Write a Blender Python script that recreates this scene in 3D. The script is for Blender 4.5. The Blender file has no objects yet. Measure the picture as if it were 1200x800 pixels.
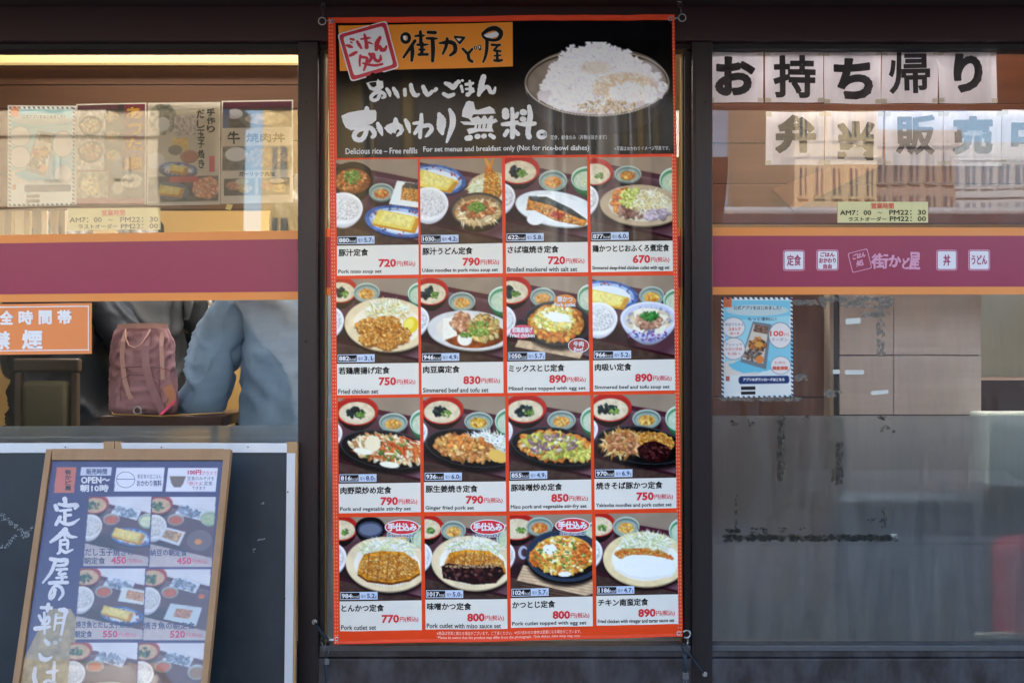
import bpy, bmesh, math, random
import numpy as np
from mathutils import Vector, noise as mnoise

random.seed(7); rng = np.random.default_rng(11)
SC = bpy.context.scene; COL = SC.collection
R = math.radians
# ------------------------------------------------------------------ camera
CZ = 1.3; CD = 3.0; K = 1/400.0
cd = bpy.data.cameras.new('camera'); cam = bpy.data.objects.new('camera', cd); COL.objects.link(cam)
cam.location = (0, -CD, CZ); cam.rotation_euler = (R(90), 0, 0)
cd.sensor_width = 36; cd.lens = 36; cd.clip_start = 0.05; cd.clip_end = 900
cd.dof.use_dof = True; cd.dof.focus_distance = 2.93; cd.dof.aperture_fstop = 5.6
SC.camera = cam
# ------------------------------------------------------------------ sky, sun, exposure
SUN_EL, SUN_AZ = 30, 16       # sun stands behind the shop, a little to the left seen from the street
w = bpy.data.worlds.new("World"); SC.world = w; w.use_nodes = True
nt = w.node_tree; bg = nt.nodes['Background']
sky = nt.nodes.new('ShaderNodeTexSky'); sky.sky_type = 'NISHITA'; sky.sun_disc = False
sky.sun_elevation = R(SUN_EL); sky.sun_rotation = R(-SUN_AZ); sky.air_density = 1.0; sky.dust_density = 1.4
nt.links.new(sky.outputs[0], bg.inputs[0]); bg.inputs[1].default_value = 0.15
sd = bpy.data.lights.new('sun', 'SUN'); sd.energy = 4.5; sd.angle = R(0.5); sd.color = (1, .93, .82)
sun = bpy.data.objects.new('sun', sd); COL.objects.link(sun)
sdir = Vector((-math.sin(R(SUN_AZ))*math.cos(R(SUN_EL)), math.cos(R(SUN_AZ))*math.cos(R(SUN_EL)), math.sin(R(SUN_EL))))
sun.rotation_euler = sdir.to_track_quat('Z', 'Y').to_euler(); sun.location = sdir*50
SC.view_settings.view_transform = 'Standard'; SC.view_settings.look = 'None'
SC.view_settings.gamma = 1.0; SC.view_settings.exposure = 2.7
SC.cycles.max_bounces = 10; SC.cycles.transparent_max_bounces = 16; SC.cycles.use_denoising = True
SC.cycles.sample_clamp_indirect = 6

# ------------------------------------------------------------------ helpers
def lin(h):
    if isinstance(h, str):
        h = h.lstrip('#'); c = [int(h[i:i+2], 16)/255 for i in (0, 2, 4)]
    else: c = list(h)
    return tuple(x/12.92 if x <= .04045 else ((x+.055)/1.055)**2.4 for x in c[:3])
def srgb(h): h = h.lstrip('#'); return np.array([int(h[i:i+2], 16)/255 for i in (0, 2, 4)])
MATS = {}
def mat(name, col='#808080', rough=.6, metal=0, var=0, vscale=8, vcol=None, bump=0, bscale=60, coat=0, stretch=(1, 1, 1), emit=0, spec=.5, trans=0):
    if name in MATS: return MATS[name]
    m = bpy.data.materials.new(name); m.use_nodes = True; n = m.node_tree.nodes; L = m.node_tree.links
    b = n['Principled BSDF']; c = lin(col)
    b.inputs['Base Color'].default_value = (*c, 1); b.inputs['Roughness'].default_value = rough
    b.inputs['Metallic'].default_value = metal; b.inputs['Coat Weight'].default_value = coat
    b.inputs['Coat Roughness'].default_value = .08; b.inputs['Specular IOR Level'].default_value = spec
    if emit: b.inputs['Emission Color'].default_value = (*c, 1); b.inputs['Emission Strength'].default_value = emit
    if var or bump:
        tc = n.new('ShaderNodeTexCoord'); mp = n.new('ShaderNodeMapping'); mp.inputs['Scale'].default_value = stretch
        L.new(tc.outputs['Object'], mp.inputs[0])
    if var:
        t = n.new('ShaderNodeTexNoise'); t.inputs['Scale'].default_value = vscale; t.inputs['Detail'].default_value = 8
        t.inputs['Roughness'].default_value = .65
        L.new(mp.outputs[0], t.inputs['Vector'])
        r = n.new('ShaderNodeMapRange'); r.inputs[1].default_value = .38; r.inputs[2].default_value = .68
        L.new(t.outputs[0], r.inputs[0])
        mx = n.new('ShaderNodeMix'); mx.data_type = 'RGBA'
        c2 = lin(vcol) if vcol else tuple(x*.6 for x in c)
        mx.inputs[6].default_value = (*c, 1); mx.inputs[7].default_value = (*[c[i]*(1-var)+c2[i]*var for i in range(3)], 1)
        L.new(r.outputs[0], mx.inputs[0]); L.new(mx.outputs[2], b.inputs['Base Color'])
        rr = n.new('ShaderNodeMapRange'); rr.inputs[3].default_value = max(rough-.12, .03); rr.inputs[4].default_value = min(rough+.15, 1)
        L.new(t.outputs[0], rr.inputs[0]); L.new(rr.outputs[0], b.inputs['Roughness'])
    if bump:
        t2 = n.new('ShaderNodeTexNoise'); t2.inputs['Scale'].default_value = bscale; t2.inputs['Detail'].default_value = 5
        L.new(mp.outputs[0], t2.inputs['Vector'])
        bp = n.new('ShaderNodeBump'); bp.inputs['Strength'].default_value = bump; bp.inputs['Distance'].default_value = .002
        L.new(t2.outputs[0], bp.inputs['Height']); L.new(bp.outputs[0], b.inputs['Normal'])
    MATS[name] = m; return m

def glass_mat(name, ior=1.5, tint=(1, 1, 1), rough=.0, base=0.0, dirt=0.0):
    m = bpy.data.materials.new(name); m.use_nodes = True; n = m.node_tree.nodes; L = m.node_tree.links
    n.remove(n['Principled BSDF']); out = n['Material Output']
    tr = n.new('ShaderNodeBsdfTransparent'); tr.inputs[0].default_value = (*tint, 1)
    gl = n.new('ShaderNodeBsdfGlossy'); gl.inputs['Roughness'].default_value = rough
    fr = n.new('ShaderNodeFresnel'); fr.inputs[0].default_value = ior
    mx = n.new('ShaderNodeMixShader'); L.new(fr.outputs[0], mx.inputs[0])
    L.new(tr.outputs[0], mx.inputs[1]); L.new(gl.outputs[0], mx.inputs[2]); last = mx
    tc = n.new('ShaderNodeTexCoord')
    # slow waviness of float glass
    t0 = n.new('ShaderNodeTexNoise'); t0.inputs['Scale'].default_value = 2.2; t0.inputs['Detail'].default_value = 1
    L.new(tc.outputs['Object'], t0.inputs['Vector'])
    bp = n.new('ShaderNodeBump'); bp.inputs['Strength'].default_value = .25; bp.inputs['Distance'].default_value = .0025
    L.new(t0.outputs[0], bp.inputs['Height']); L.new(bp.outputs[0], gl.inputs['Normal'])
    if dirt:
        df = n.new('ShaderNodeBsdfDiffuse'); df.inputs[0].default_value = (.55, .56, .58, 1)
        mp = n.new('ShaderNodeMapping'); mp.inputs['Scale'].default_value = (9, 1, 1.2); L.new(tc.outputs['Object'], mp.inputs[0])
        t = n.new('ShaderNodeTexNoise'); t.inputs['Scale'].default_value = 3; t.inputs['Detail'].default_value = 9; t.inputs['Roughness'].default_value = .7
        L.new(mp.outputs[0], t.inputs['Vector'])
        r = n.new('ShaderNodeMapRange'); r.inputs[1].default_value = .4; r.inputs[2].default_value = .8
        r.inputs[3].default_value = base; r.inputs[4].default_value = base+dirt
        L.new(t.outputs[0], r.inputs[0])
        m2 = n.new('ShaderNodeMixShader'); L.new(r.outputs[0], m2.inputs[0]); L.new(mx.outputs[0], m2.inputs[1]); L.new(df.outputs[0], m2.inputs[2]); last = m2
    L.new(last.outputs[0], out.inputs[0]); return m

def tagp(o, label=None, cat=None, group=None, kind=None):
    if label: o['label'] = label
    if cat: o['category'] = cat
    if group: o['group'] = group
    if kind: o['kind'] = kind
    return o
WLOC = {}
def thing(name, label, cat, loc=(0, 0, 0), group=None, kind=None):
    o = bpy.data.objects.new(name, None); COL.objects.link(o); o.location = loc; o.empty_display_size = .1
    WLOC[o.name] = np.array(loc, float); return tagp(o, label, cat, group, kind)
def mesh(name, verts, faces, m, parent=None, loc=None, smooth=False, kind=None, label=None, cat=None, group=None, mi=None):
    v = np.asarray(verts, float).reshape(-1, 3)
    if parent is not None: org = WLOC[parent.name]
    elif loc is not None: org = np.array(loc, float)
    else: org = (v.min(0)+v.max(0))/2; org[2] = v[:, 2].min()
    me = bpy.data.meshes.new(name); me.from_pydata((v-org).tolist(), [], faces if isinstance(faces, list) else faces.tolist())
    for x in (m if isinstance(m, (list, tuple)) else [m]): me.materials.append(x)
    if mi is not None: me.polygons.foreach_set('material_index', np.asarray(mi, dtype=np.int32))
    if smooth: me.polygons.foreach_set('use_smooth', [True]*len(me.polygons))
    o = bpy.data.objects.new(name, me); COL.objects.link(o)
    if parent is not None: o.parent = parent
    else: o.location = org
    WLOC[o.name] = org
    return tagp(o, label, cat, group, kind)

class MB:
    """collects shapes into one mesh"""
    def __init__(s): s.v = []; s.f = []; s.n = 0; s.mi = []
    def add(s, v, f, mi=0):
        v = np.asarray(v, float).reshape(-1, 3); s.v.append(v)
        s.f += [[i+s.n for i in q] for q in f]; s.mi += [mi]*len(f); s.n += len(v); return s
    def box(s, x0, x1, y0, y1, z0, z1, b=0.0, mi=0):
        x0, x1 = min(x0, x1), max(x0, x1); y0, y1 = min(y0, y1), max(y0, y1); z0, z1 = min(z0, z1), max(z0, z1)
        if b <= 0:
            v = [(x, y, z) for z in (z0, z1) for y in (y0, y1) for x in (x0, x1)]
            return s.add(v, [(0, 2, 3, 1), (4, 5, 7, 6), (0, 1, 5, 4), (2, 6, 7, 3), (0, 4, 6, 2), (1, 3, 7, 5)], mi)
        bm = bmesh.new(); bmesh.ops.create_cube(bm, size=1)
        for q in bm.verts: q.co = Vector(((x0+x1)/2+q.co.x*(x1-x0), (y0+y1)/2+q.co.y*(y1-y0), (z0+z1)/2+q.co.z*(z1-z0)))
        bmesh.ops.bevel(bm, geom=bm.edges[:], offset=b, segments=2, affect='EDGES', profile=.5)
        return s.bm(bm, mi)
    def bm(s, bm, mi=0):
        bm.verts.index_update(); v = [tuple(q.co) for q in bm.verts]; f = [[q.index for q in p.verts] for p in bm.faces]; bm.free()
        return s.add(v, f, mi)
    def tube(s, pts, r, seg=8, closed=False, mi=0):
        P = [Vector(p) for p in pts]; n = len(P); vs = []; rr = r if hasattr(r, '__len__') else [r]*n
        up = Vector((0, 0, 1))
        for i, p in enumerate(P):
            if closed: t = P[(i+1) % n]-P[i-1]
            else: t = P[min(i+1, n-1)]-P[max(i-1, 0)]
            t.normalize(); a = t.cross(up)
            if a.length < .15: a = t.cross(Vector((0, 1, 0)))
            a.normalize(); b = t.cross(a)
            for k in range(seg):
                an = 2*math.pi*k/seg; vs.append(p+a*math.cos(an)*rr[i]+b*math.sin(an)*rr[i])
        f = []
        for i in range(n if closed else n-1):
            j = (i+1) % n
            for k in range(seg): f.append((i*seg+k, i*seg+(k+1) % seg, j*seg+(k+1) % seg, j*seg+k))
        if not closed: f.append(tuple(range(seg))[::-1]); f.append(tuple((n-1)*seg+k for k in range(seg)))
        return s.add([tuple(q) for q in vs], f, mi)
    def ring(s, c, r, t, axis='y', seg=20, a0=0, a1=360, squash=1, mi=0):
        n = seg; full = abs(a1-a0) >= 360; pts = []
        for i in range(n if full else n+1):
            a = R(a0+(a1-a0)*i/n); u, q = math.cos(a)*r, math.sin(a)*r*squash
            pts.append((c[0]+u, c[1], c[2]+q) if axis == 'y' else ((c[0], c[1]+u, c[2]+q) if axis == 'x' else (c[0]+u, c[1]+q, c[2])))
        return s.tube(pts, t, 8, full, mi)
    def done(s, name, m, parent=None, **k):
        v = np.concatenate(s.v); multi = isinstance(m, (list, tuple))
        return mesh(name, v, s.f, m, parent, mi=s.mi if multi else None, **k)

def P(x, y, d=0.0):
    """point at depth d behind the frame front, seen at photo pixel x, y"""
    k = (CD+d)/CD*K
    return ((x-600)*k, d, CZ-(y-400)*k)
def PA(x, y, d):
    k = (CD+d)/CD*K
    return np.stack([(x-600)*k, np.broadcast_to(d, np.shape(x)).astype(float), CZ-(y-400)*k], -1)
def flat(d):                     # surface: vertical plane at depth d
    return lambda x, y, off=0.0: PA(x, y, d)+np.array([0, -1, 0])*off
def plane(p0, nrm):              # surface: any plane, point p0, unit normal towards the street
    p0 = np.array(p0, float); nrm = np.array(nrm, float); nrm /= np.linalg.norm(nrm); C = np.array([0, -CD, CZ])
    def s(x, y, off=0.0):
        x = np.asarray(x, float); y = np.asarray(y, float)
        dr = np.stack([(x-600)*K, np.full(x.shape, CD), -(y-400)*K], -1)
        t = ((p0-C)@nrm)/(dr@nrm)
        return C+dr*t[..., None]+nrm*off
    return s
def grid(surf, corners, nx, ny, off=0.0):
    """corners TL TR BR BL in pixels"""
    c = np.array(corners, float); u = np.linspace(0, 1, nx+1)[None, :, None]; v = np.linspace(0, 1, ny+1)[:, None, None]
    p = (c[0]*(1-u)+c[1]*u)*(1-v)+(c[3]*(1-u)+c[2]*u)*v
    V = surf(p[..., 0].ravel(), p[..., 1].ravel(), off)
    i = np.arange(ny)[:, None]*(nx+1)+np.arange(nx)[None, :]
    F = np.stack([i, i+nx+1, i+nx+2, i+1], -1).reshape(-1, 4)
    return V, F
def quad(name, surf, corners, m, parent=None, off=0.0, cell=0, **k):
    c = np.array(corners, float)
    nx = max(1, int(np.linalg.norm(c[1]-c[0])/cell)) if cell else 1; ny = max(1, int(np.linalg.norm(c[3]-c[0])/cell)) if cell else 1
    V, F = grid(surf, corners, nx, ny, off); return mesh(name, V, F.tolist(), m, parent, smooth=cell > 0, **k)
def rect(x0, y0, x1, y1, sl=0.0):
    return [(x0, y0), (x1, y0+sl*(x1-x0)), (x1, y1+sl*(x1-x0)), (x0, y1)]
def sheet(name, surf, corners, m, parent=None, off=0.0, th=.0006, cell=0, **k):
    """a thin solid sheet with an edge"""
    c = np.array(corners, float)
    nx = max(1, int(np.linalg.norm(c[1]-c[0])/cell)) if cell else 1; ny = max(1, int(np.linalg.norm(c[3]-c[0])/cell)) if cell else 1
    V, F = grid(surf, corners, nx, ny, off); B, _ = grid(surf, corners, nx, ny, off-th); n = len(V)
    f = F.tolist()+[[q+n for q in a[::-1]] for a in F.tolist()]
    top = list(range(nx+1)); bot = [ny*(nx+1)+i for i in range(nx+1)]; l = [i*(nx+1) for i in range(ny+1)]; r = [i*(nx+1)+nx for i in range(ny+1)]
    for e in (top[::-1], bot, l, r[::-1]):
        for a, b in zip(e, e[1:]): f.append([a, b, b+n, a+n])
    return mesh(name, np.vstack([V, B]), f, m, parent, **k)
def rrect(x0, y0, x1, y1, r, n=5):
    p = []
    for cx, cy, a in ((x1-r, y0+r, -90), (x1-r, y1-r, 0), (x0+r, y1-r, 90), (x0+r, y0+r, 180)):
        for i in range(n+1): t = R(a+90*i/n); p.append((cx+r*math.cos(t), cy+r*math.sin(t)))
    return p
def poly(name, surf, pts, m, parent=None, off=0.0, **k):
    p = np.array(pts, float); V = surf(p[:, 0], p[:, 1], off)
    c = surf(np.array([p[:, 0].mean()]), np.array([p[:, 1].mean()]), off)
    n = len(p); a = 0.5*np.sum(p[:, 0]*np.roll(p[:, 1], -1)-np.roll(p[:, 0], -1)*p[:, 1])
    f = [[i, (i+1) % n, n] if a < 0 else [(i+1) % n, i, n] for i in range(n)]
    return mesh(name, np.vstack([V, c]), f, m, parent, **k)
def ellp(cx, cy, rx, ry, n=28, rot=0): return [(cx+rx*math.cos(t)*math.cos(rot)-ry*math.sin(t)*math.sin(rot), cy+rx*math.cos(t)*math.sin(rot)+ry*math.sin(t)*math.cos(rot)) for t in np.linspace(0, 2*math.pi, n, endpoint=False)]

# lettering: glyphs become thin flat shapes whose ink box is fitted to a pixel box
_GC = {}
def glyphs(s, res):
    if (s, res) in _GC: return _GC[(s, res)]
    c = bpy.data.curves.new('txt', 'FONT'); c.body = s; c.size = 1; c.resolution_u = res
    o = bpy.data.objects.new('txt', c); COL.objects.link(o)
    me = bpy.data.meshes.new_from_object(o.evaluated_get(bpy.context.evaluated_depsgraph_get()))
    v = np.empty(len(me.vertices)*3); me.vertices.foreach_get('co', v); v = v.reshape(-1, 3)[:, :2]
    f = [list(p.vertices) for p in me.polygons]
    bpy.data.objects.remove(o); bpy.data.curves.remove(c); bpy.data.meshes.remove(me)
    _GC[(s, res)] = (v, f); return v, f
def letters(s, box, bold=0.0, res=2, slope=0.0, brush=0.0, rot=0.0, keep=False, halo=False):
    """-> px verts (n,2), depth jitter (n), faces. bold: half stroke growth in px"""
    v, f = glyphs(s, res); v = v.copy(); v[:, 1] *= -1
    x0, y0, x1, y1 = box; mn, mx = v.min(0), v.max(0); sz = np.maximum(mx-mn, 1e-6)
    x0 += bold; y0 += bold; x1 -= bold; y1 -= bold
    sc = np.array([(x1-x0)/sz[0], (y1-y0)/sz[1]])
    if keep: sc[:] = sc[1]
    p = (v-mn)*sc+np.array([x0, y0])
    if brush:
        h = (y1-y0)
        p = p+brush*h*np.stack([np.sin(p[:, 1]/h*5.1+x0)*.5+np.sin(p[:, 0]/h*7+1+x0)*.4, np.sin(p[:, 0]/h*4.3+2+x0)*.6+np.sin(p[:, 1]/h*8+x0)*.3], -1)
    d = np.zeros(len(p)); V = [p]; D = [d]; F = list(f); n = len(p)
    if bold > 0:
        cnt = {}
        for q in f:
            for a, b in zip(q, q[1:]+q[:1]):
                k = (min(a, b), max(a, b)); cnt[k] = cnt.get(k, 0)+1
        # merge by position so shared glyph edges are not boundaries
        E = [e for e, c in cnt.items() if c == 1]
        nb = []
        for i, (a, b) in enumerate(E):
            A, B = p[a], p[b]; t = B-A; l = np.hypot(*t)
            if l < 1e-6: continue
            t = t/l; nn = np.array([-t[1], t[0]])
            wa = wb = bold
            if brush:
                h = (y1-y0)
                wa = bold*(1+.55*math.sin(A[0]/h*9+A[1]/h*6+x0)); wb = bold*(1+.55*math.sin(B[0]/h*9+B[1]/h*6+x0))
                ext = 0
            else: ext = bold*.75
            nb.append(np.array([A-t*ext+nn*wa, A-t*ext-nn*wa, B+t*ext-nn*wb, B+t*ext+nn*wb]))
            D.append(np.full(4, .000012+(i % 9)*.000007)); F.append([n, n+1, n+2, n+3]); n += 4
            if brush:
                dk = np.array([[A[0]+wa*math.cos(q*math.pi/4), A[1]+wa*math.sin(q*math.pi/4)] for q in range(8)])
                nb.append(dk); D.append(np.full(8, .000085+(i % 7)*.000006)); F.append(list(range(n, n+8))); n += 8
        if nb: V += nb
    p = np.concatenate(V); D = np.concatenate(D)
    if rot:
        c = np.array([(x0+x1)/2, (y0+y1)/2]); q = p-c; cs, sn = math.cos(rot), math.sin(rot); p = c+np.stack([q[:, 0]*cs-q[:, 1]*sn, q[:, 0]*sn+q[:, 1]*cs], -1)
    p[:, 1] += slope*(p[:, 0]-x0)
    return p, D, F
def text(name, surf, items, m, parent=None, off=0.0008, **k):
    """items: list of (string, box, kwargs)"""
    V = []; F = []; n = 0
    for it in items:
        s, box = it[0], it[1]; kw = it[2] if len(it) > 2 else {}
        p, D, f = letters(s, box, **kw)
        V.append(surf(p[:, 0], p[:, 1], off+0.0)-0+np.outer(D, [0, -1, 0])); F += [[i+n for i in q] for q in f]; n += len(p)
    return mesh(name, np.concatenate(V), F, m, parent, **k)

def brush(name, surf, org, scale, strokes, m, parent, off=.0006, grow=0.0, fills=(), **k):
    """brush lettering: strokes are lists of (x, y, half width) in a local drawing frame"""
    V = []; D = []; F = []; n = 0; lv = 0
    for st in strokes:
        st = np.array(st if len(st) > 1 else [st[0], (st[0][0]+.5, st[0][1]+.5, st[0][2])], float); q = np.vstack([2*st[0]-st[1], st, 2*st[-1]-st[-2]]); pts = []
        for i in range(1, len(q)-2):
            L = max(4, int(np.hypot(*(q[i+1]-q[i])[:2])/10))
            for u in np.arange(L)/L: pts.append(.5*((2*q[i])+(-q[i-1]+q[i+1])*u+(2*q[i-1]-5*q[i]+4*q[i+1]-q[i+2])*u*u+(-q[i-1]+3*q[i]-3*q[i+1]+q[i+2])*u**3))
        pts.append(st[-1]); pts = np.array(pts); t = np.gradient(pts[:, :2], axis=0); t /= np.maximum(np.hypot(t[:, 0], t[:, 1]), 1e-6)[:, None]; nn = np.stack([-t[:, 1], t[:, 0]], -1)
        w_ = np.maximum(pts[:, 2], 1)+grow; lv = (lv+1) % 12
        a = pts[:, :2]+nn*w_[:, None]*(1+.07*np.sin(np.arange(len(pts))*1.9))[:, None]; b_ = pts[:, :2]-nn*w_[:, None]*(1+.07*np.sin(np.arange(len(pts))*2.3+1))[:, None]
        V += [a, b_]; D += [np.full(len(a)*2, lv*.000012)]; c = len(a)
        F += [[n+i, n+i+1, n+c+i+1, n+c+i] for i in range(c-1)]; n += 2*c
        for (x, y, _), ww in ((pts[0], w_[0]), (pts[-1], w_[-1])):
            V.append(np.array([[x+ww*math.cos(z), y+ww*math.sin(z)] for z in np.linspace(0, 6.283, 12, endpoint=False)])); D.append(np.full(12, lv*.000012+.000006)); F.append(list(range(n, n+12))); n += 12
    for f in fills:
        from mathutils.geometry import tessellate_polygon
        f = np.array(f, float)
        if grow: ce_ = f.mean(0); f = ce_+(f-ce_)*(1+grow/25)
        tr = tessellate_polygon([[Vector((x, y, 0)) for x, y in f]]); V.append(f); D.append(np.full(len(f), .00017)); F += [[n+i for i in q] for q in tr]; n += len(f)
    V = np.concatenate(V)/scale+np.array(org); D = np.concatenate(D)
    return mesh(name, surf(V[:, 0], V[:, 1], off)+np.outer(D, [0, -1, 0]), F, m, parent, **k)
# ------------------------------------------------------------------ painted prints (flat pictures: colour per point of a fine grid)
def vnoise(h, w, cells, octv=3):
    out = np.zeros((h, w)); amp = 1; tot = 0
    for o in range(octv):
        gy = max(2, int(cells*h/w*2**o)+2); gx = max(2, int(cells*2**o)+2); g = rng.random((gy+1, gx+1))
        y = np.linspace(0, gy-1e-4, h); x = np.linspace(0, gx-1e-4, w); yi = y.astype(int); xi = x.astype(int); fy = (y-yi)[:, None]; fx = (x-xi)[None, :]
        fy = fy*fy*(3-2*fy); fx = fx*fx*(3-2*fx)
        a = g[yi][:, xi]; b = g[yi][:, xi+1]; c = g[yi+1][:, xi]; d = g[yi+1][:, xi+1]
        out += amp*((a*(1-fx)+b*fx)*(1-fy)+(c*(1-fx)+d*fx)*fy); tot += amp; amp *= .55
    return out/tot
class Pic:
    def __init__(s, w, h, col): s.w, s.h = w*2, h*2; s.W, s.H = w, h; s.a = np.zeros((s.h, s.w, 3))+srgb(col); s.clip = None
    def _b(s, x0, y0, x1, y1):
        return max(0, int(x0*s.w)-1), max(0, int(y0*s.h)-1), min(s.w, int(x1*s.w)+2), min(s.h, int(y1*s.h)+2)
    def _mix(s, X0, Y0, X1, Y1, al, col):
        if X1 <= X0 or Y1 <= Y0: return
        r = s.a[Y0:Y1, X0:X1]; s.a[Y0:Y1, X0:X1] = r*(1-al[..., None])+col*al[..., None]
    def ell(s, cx, cy, rx, ry, col, rot=0, a=1, soft=1.2, half=None, tex=0, lobes=0):
        m = max(rx, ry*s.h/s.w)*1.15; X0, Y0, X1, Y1 = s._b(cx-m, cy-max(ry, rx*s.w/s.h)*1.15, cx+m, cy+max(ry, rx*s.w/s.h)*1.15)
        if X1 <= X0 or Y1 <= Y0: return s
        yy, xx = np.mgrid[Y0:Y1, X0:X1]; dx = xx-cx*s.w; dy = yy-cy*s.h; c, sn = math.cos(R(rot)), math.sin(R(rot))
        u = (dx*c+dy*sn)/(rx*s.w); v = (-dx*sn+dy*c)/(ry*s.h); d = np.sqrt(u*u+v*v)+1e-6
        if lobes:
            th = np.arctan2(v, u); d = d/(1+lobes*(np.sin(th*5+cx*40)*.5+np.sin(th*9+cy*60)*.35+np.sin(th*17+cx*90)*.25))
        al = np.clip((1-d)*min(rx*s.w, ry*s.h)/soft+.5, 0, 1)*a
        if half == 'b': al = al*(v > 0)
        if half == 't': al = al*(v < 0)
        cc = srgb(col) if isinstance(col, str) else np.array(col)
        if tex:
            nz = vnoise(Y1-Y0, X1-X0, 8, 3)[..., None]; cc = np.clip(cc*(1+tex*(nz-.5)*2), 0, 1)
        s._mix(X0, Y0, X1, Y1, al, cc); return s
    def poly(s, pts, col, a=1, tex=0, tc=12):
        p = np.array(pts, float)*[s.w, s.h]; X0, Y0, X1, Y1 = s._b(*(p.min(0)/[s.w, s.h]), *(p.max(0)/[s.w, s.h]))
        if X1 <= X0 or Y1 <= Y0: return s
        yy, xx = np.mgrid[Y0:Y1, X0:X1]; ins = np.zeros(xx.shape, bool); n = len(p)
        for i in range(n):
            x1, y1 = p[i]; x2, y2 = p[(i+1) % n]
            if y1 == y2: continue
            c = ((y1 > yy) != (y2 > yy)) & (xx < (x2-x1)*(yy-y1)/(y2-y1)+x1); ins ^= c
        cc = srgb(col) if isinstance(col, str) else np.array(col)
        if tex: cc = np.clip(cc*(1+tex*(vnoise(Y1-Y0, X1-X0, tc, 3)[..., None]-.5)*2), 0, 1)
        s._mix(X0, Y0, X1, Y1, ins*float(a), cc); return s
    def bowl(s, cx, cy, rx, ry, rim, inner, outer, depth=.12, foot=.5, wall=None):
        n = 14
        for i in range(n, -1, -1):
            t = i/n; q = 1-(1-foot)*t**1.7; o = srgb(outer)*(1.05-.45*t); s.ell(cx, cy+depth*t, rx*q, ry*q, o)
        s.ell(cx, cy, rx, ry, rim); s.ell(cx, cy+.006, rx*.93, ry*.9, wall or srgb(rim)*.8)
        s.ell(cx, cy+ry*.16, rx*.84, ry*.76, inner, tex=.12); return s
    def scat(s, cx, cy, rx, ry, n, size, pal, el=1.8, rot=0, a=.95, jit=.16, flat=False, ring=False):
        c, sn = math.cos(R(rot)), math.sin(R(rot)); pts = []; size *= .7; n = int(n*1.8); pm_ = np.mean([srgb(q) for q in pal], 0); sh, sa = (.9, .3) if jit < .07 else (.5, .6)
        for i in range(n):
            r = math.sqrt(random.random()) if not ring else .75+.25*random.random(); t = random.random()*6.283
            u, v = r*math.cos(t)*rx*s.w, r*math.sin(t)*ry*s.h; pts.append(((u*c-v*sn)/s.w, (u*sn+v*c)/s.h))
        pts.sort(key=lambda q: q[1])
        for x, y in pts:
            k = size*random.uniform(.6, 1.4); b = (srgb(random.choice(pal))*.66+pm_*.34)*random.uniform(1-jit, 1+jit); an = random.uniform(0, 180); e = random.uniform(1, el)
            hk = k*s.w/s.h
            if not flat: s.ell(cx+x+.004, cy+y+k*.35, k*e, hk, np.clip(b*sh, 0, 1), an, a=sa, soft=1.6)
            s.ell(cx+x, cy+y, k*e, hk, np.clip(b, 0, 1), an, a=a, soft=1.3)
            if not flat: s.ell(cx+x-k*.2, cy+y-hk*.3, k*e*.45, hk*.4, np.clip(b*1.22+.05, 0, 1), an, a=.5, soft=1.6)
        return s
    def strands(s, cx, cy, rx, ry, n, ln, th, pal, rot=0, spread=180):
        for i in range(n):
            r = math.sqrt(random.random()); t = random.random()*6.283; x, y = cx+r*rx*math.cos(t), cy+r*ry*math.sin(t)
            b = srgb(random.choice(pal))*random.uniform(.88, 1.12); an = rot+random.uniform(-spread/2, spread/2)
            s.ell(x, y+th*.8, ln*random.uniform(.5, 1.2), th, np.clip(b*.6, 0, 1), an, a=.5); s.ell(x, y, ln*random.uniform(.5, 1.2), th, np.clip(b, 0, 1), an, a=.95)
        return s
    def arr(s):
        a = s.a.reshape(s.H, 2, s.W, 2, 3).mean((1, 3)); return np.clip(a, 0, 1)
def paint(name, surf, corners, pic, m, parent=None, off=.0006, **k):
    a = pic.arr() if isinstance(pic, Pic) else pic; h, w_ = a.shape[:2]
    V, F = grid(surf, corners, w_-1, h-1, off)
    if m.name == 'banner_photo_print': g_ = a.mean(-1, keepdims=True); a = g_+(a-g_)*.9; a = .5+(a-.5)*1.26-.01; a = np.clip(np.where(a > .8, (.8+(a-.8)*.8), a), 0, 1)
    o = mesh(name, V, F.tolist(), m, parent, smooth=True, **k)
    c = np.where(a <= .04045, a/12.92, ((a+.055)/1.055)**2.4).reshape(-1, 3); c = np.hstack([c, np.ones((len(c), 1))])
    at = o.data.color_attributes.new('print', 'FLOAT_COLOR', 'POINT'); at.data.foreach_set('color', c.ravel().astype(np.float32)); return o
def print_mat(name, rough, coat=0, spec=.5, bump=0):
    m = mat(name, '#ffffff', rough, coat=coat, spec=spec, bump=bump, bscale=220); n = m.node_tree.nodes
    a = n.new('ShaderNodeVertexColor'); a.layer_name = 'print'; m.node_tree.links.new(a.outputs[0], n['Principled BSDF'].inputs['Base Color']); return m

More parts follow.
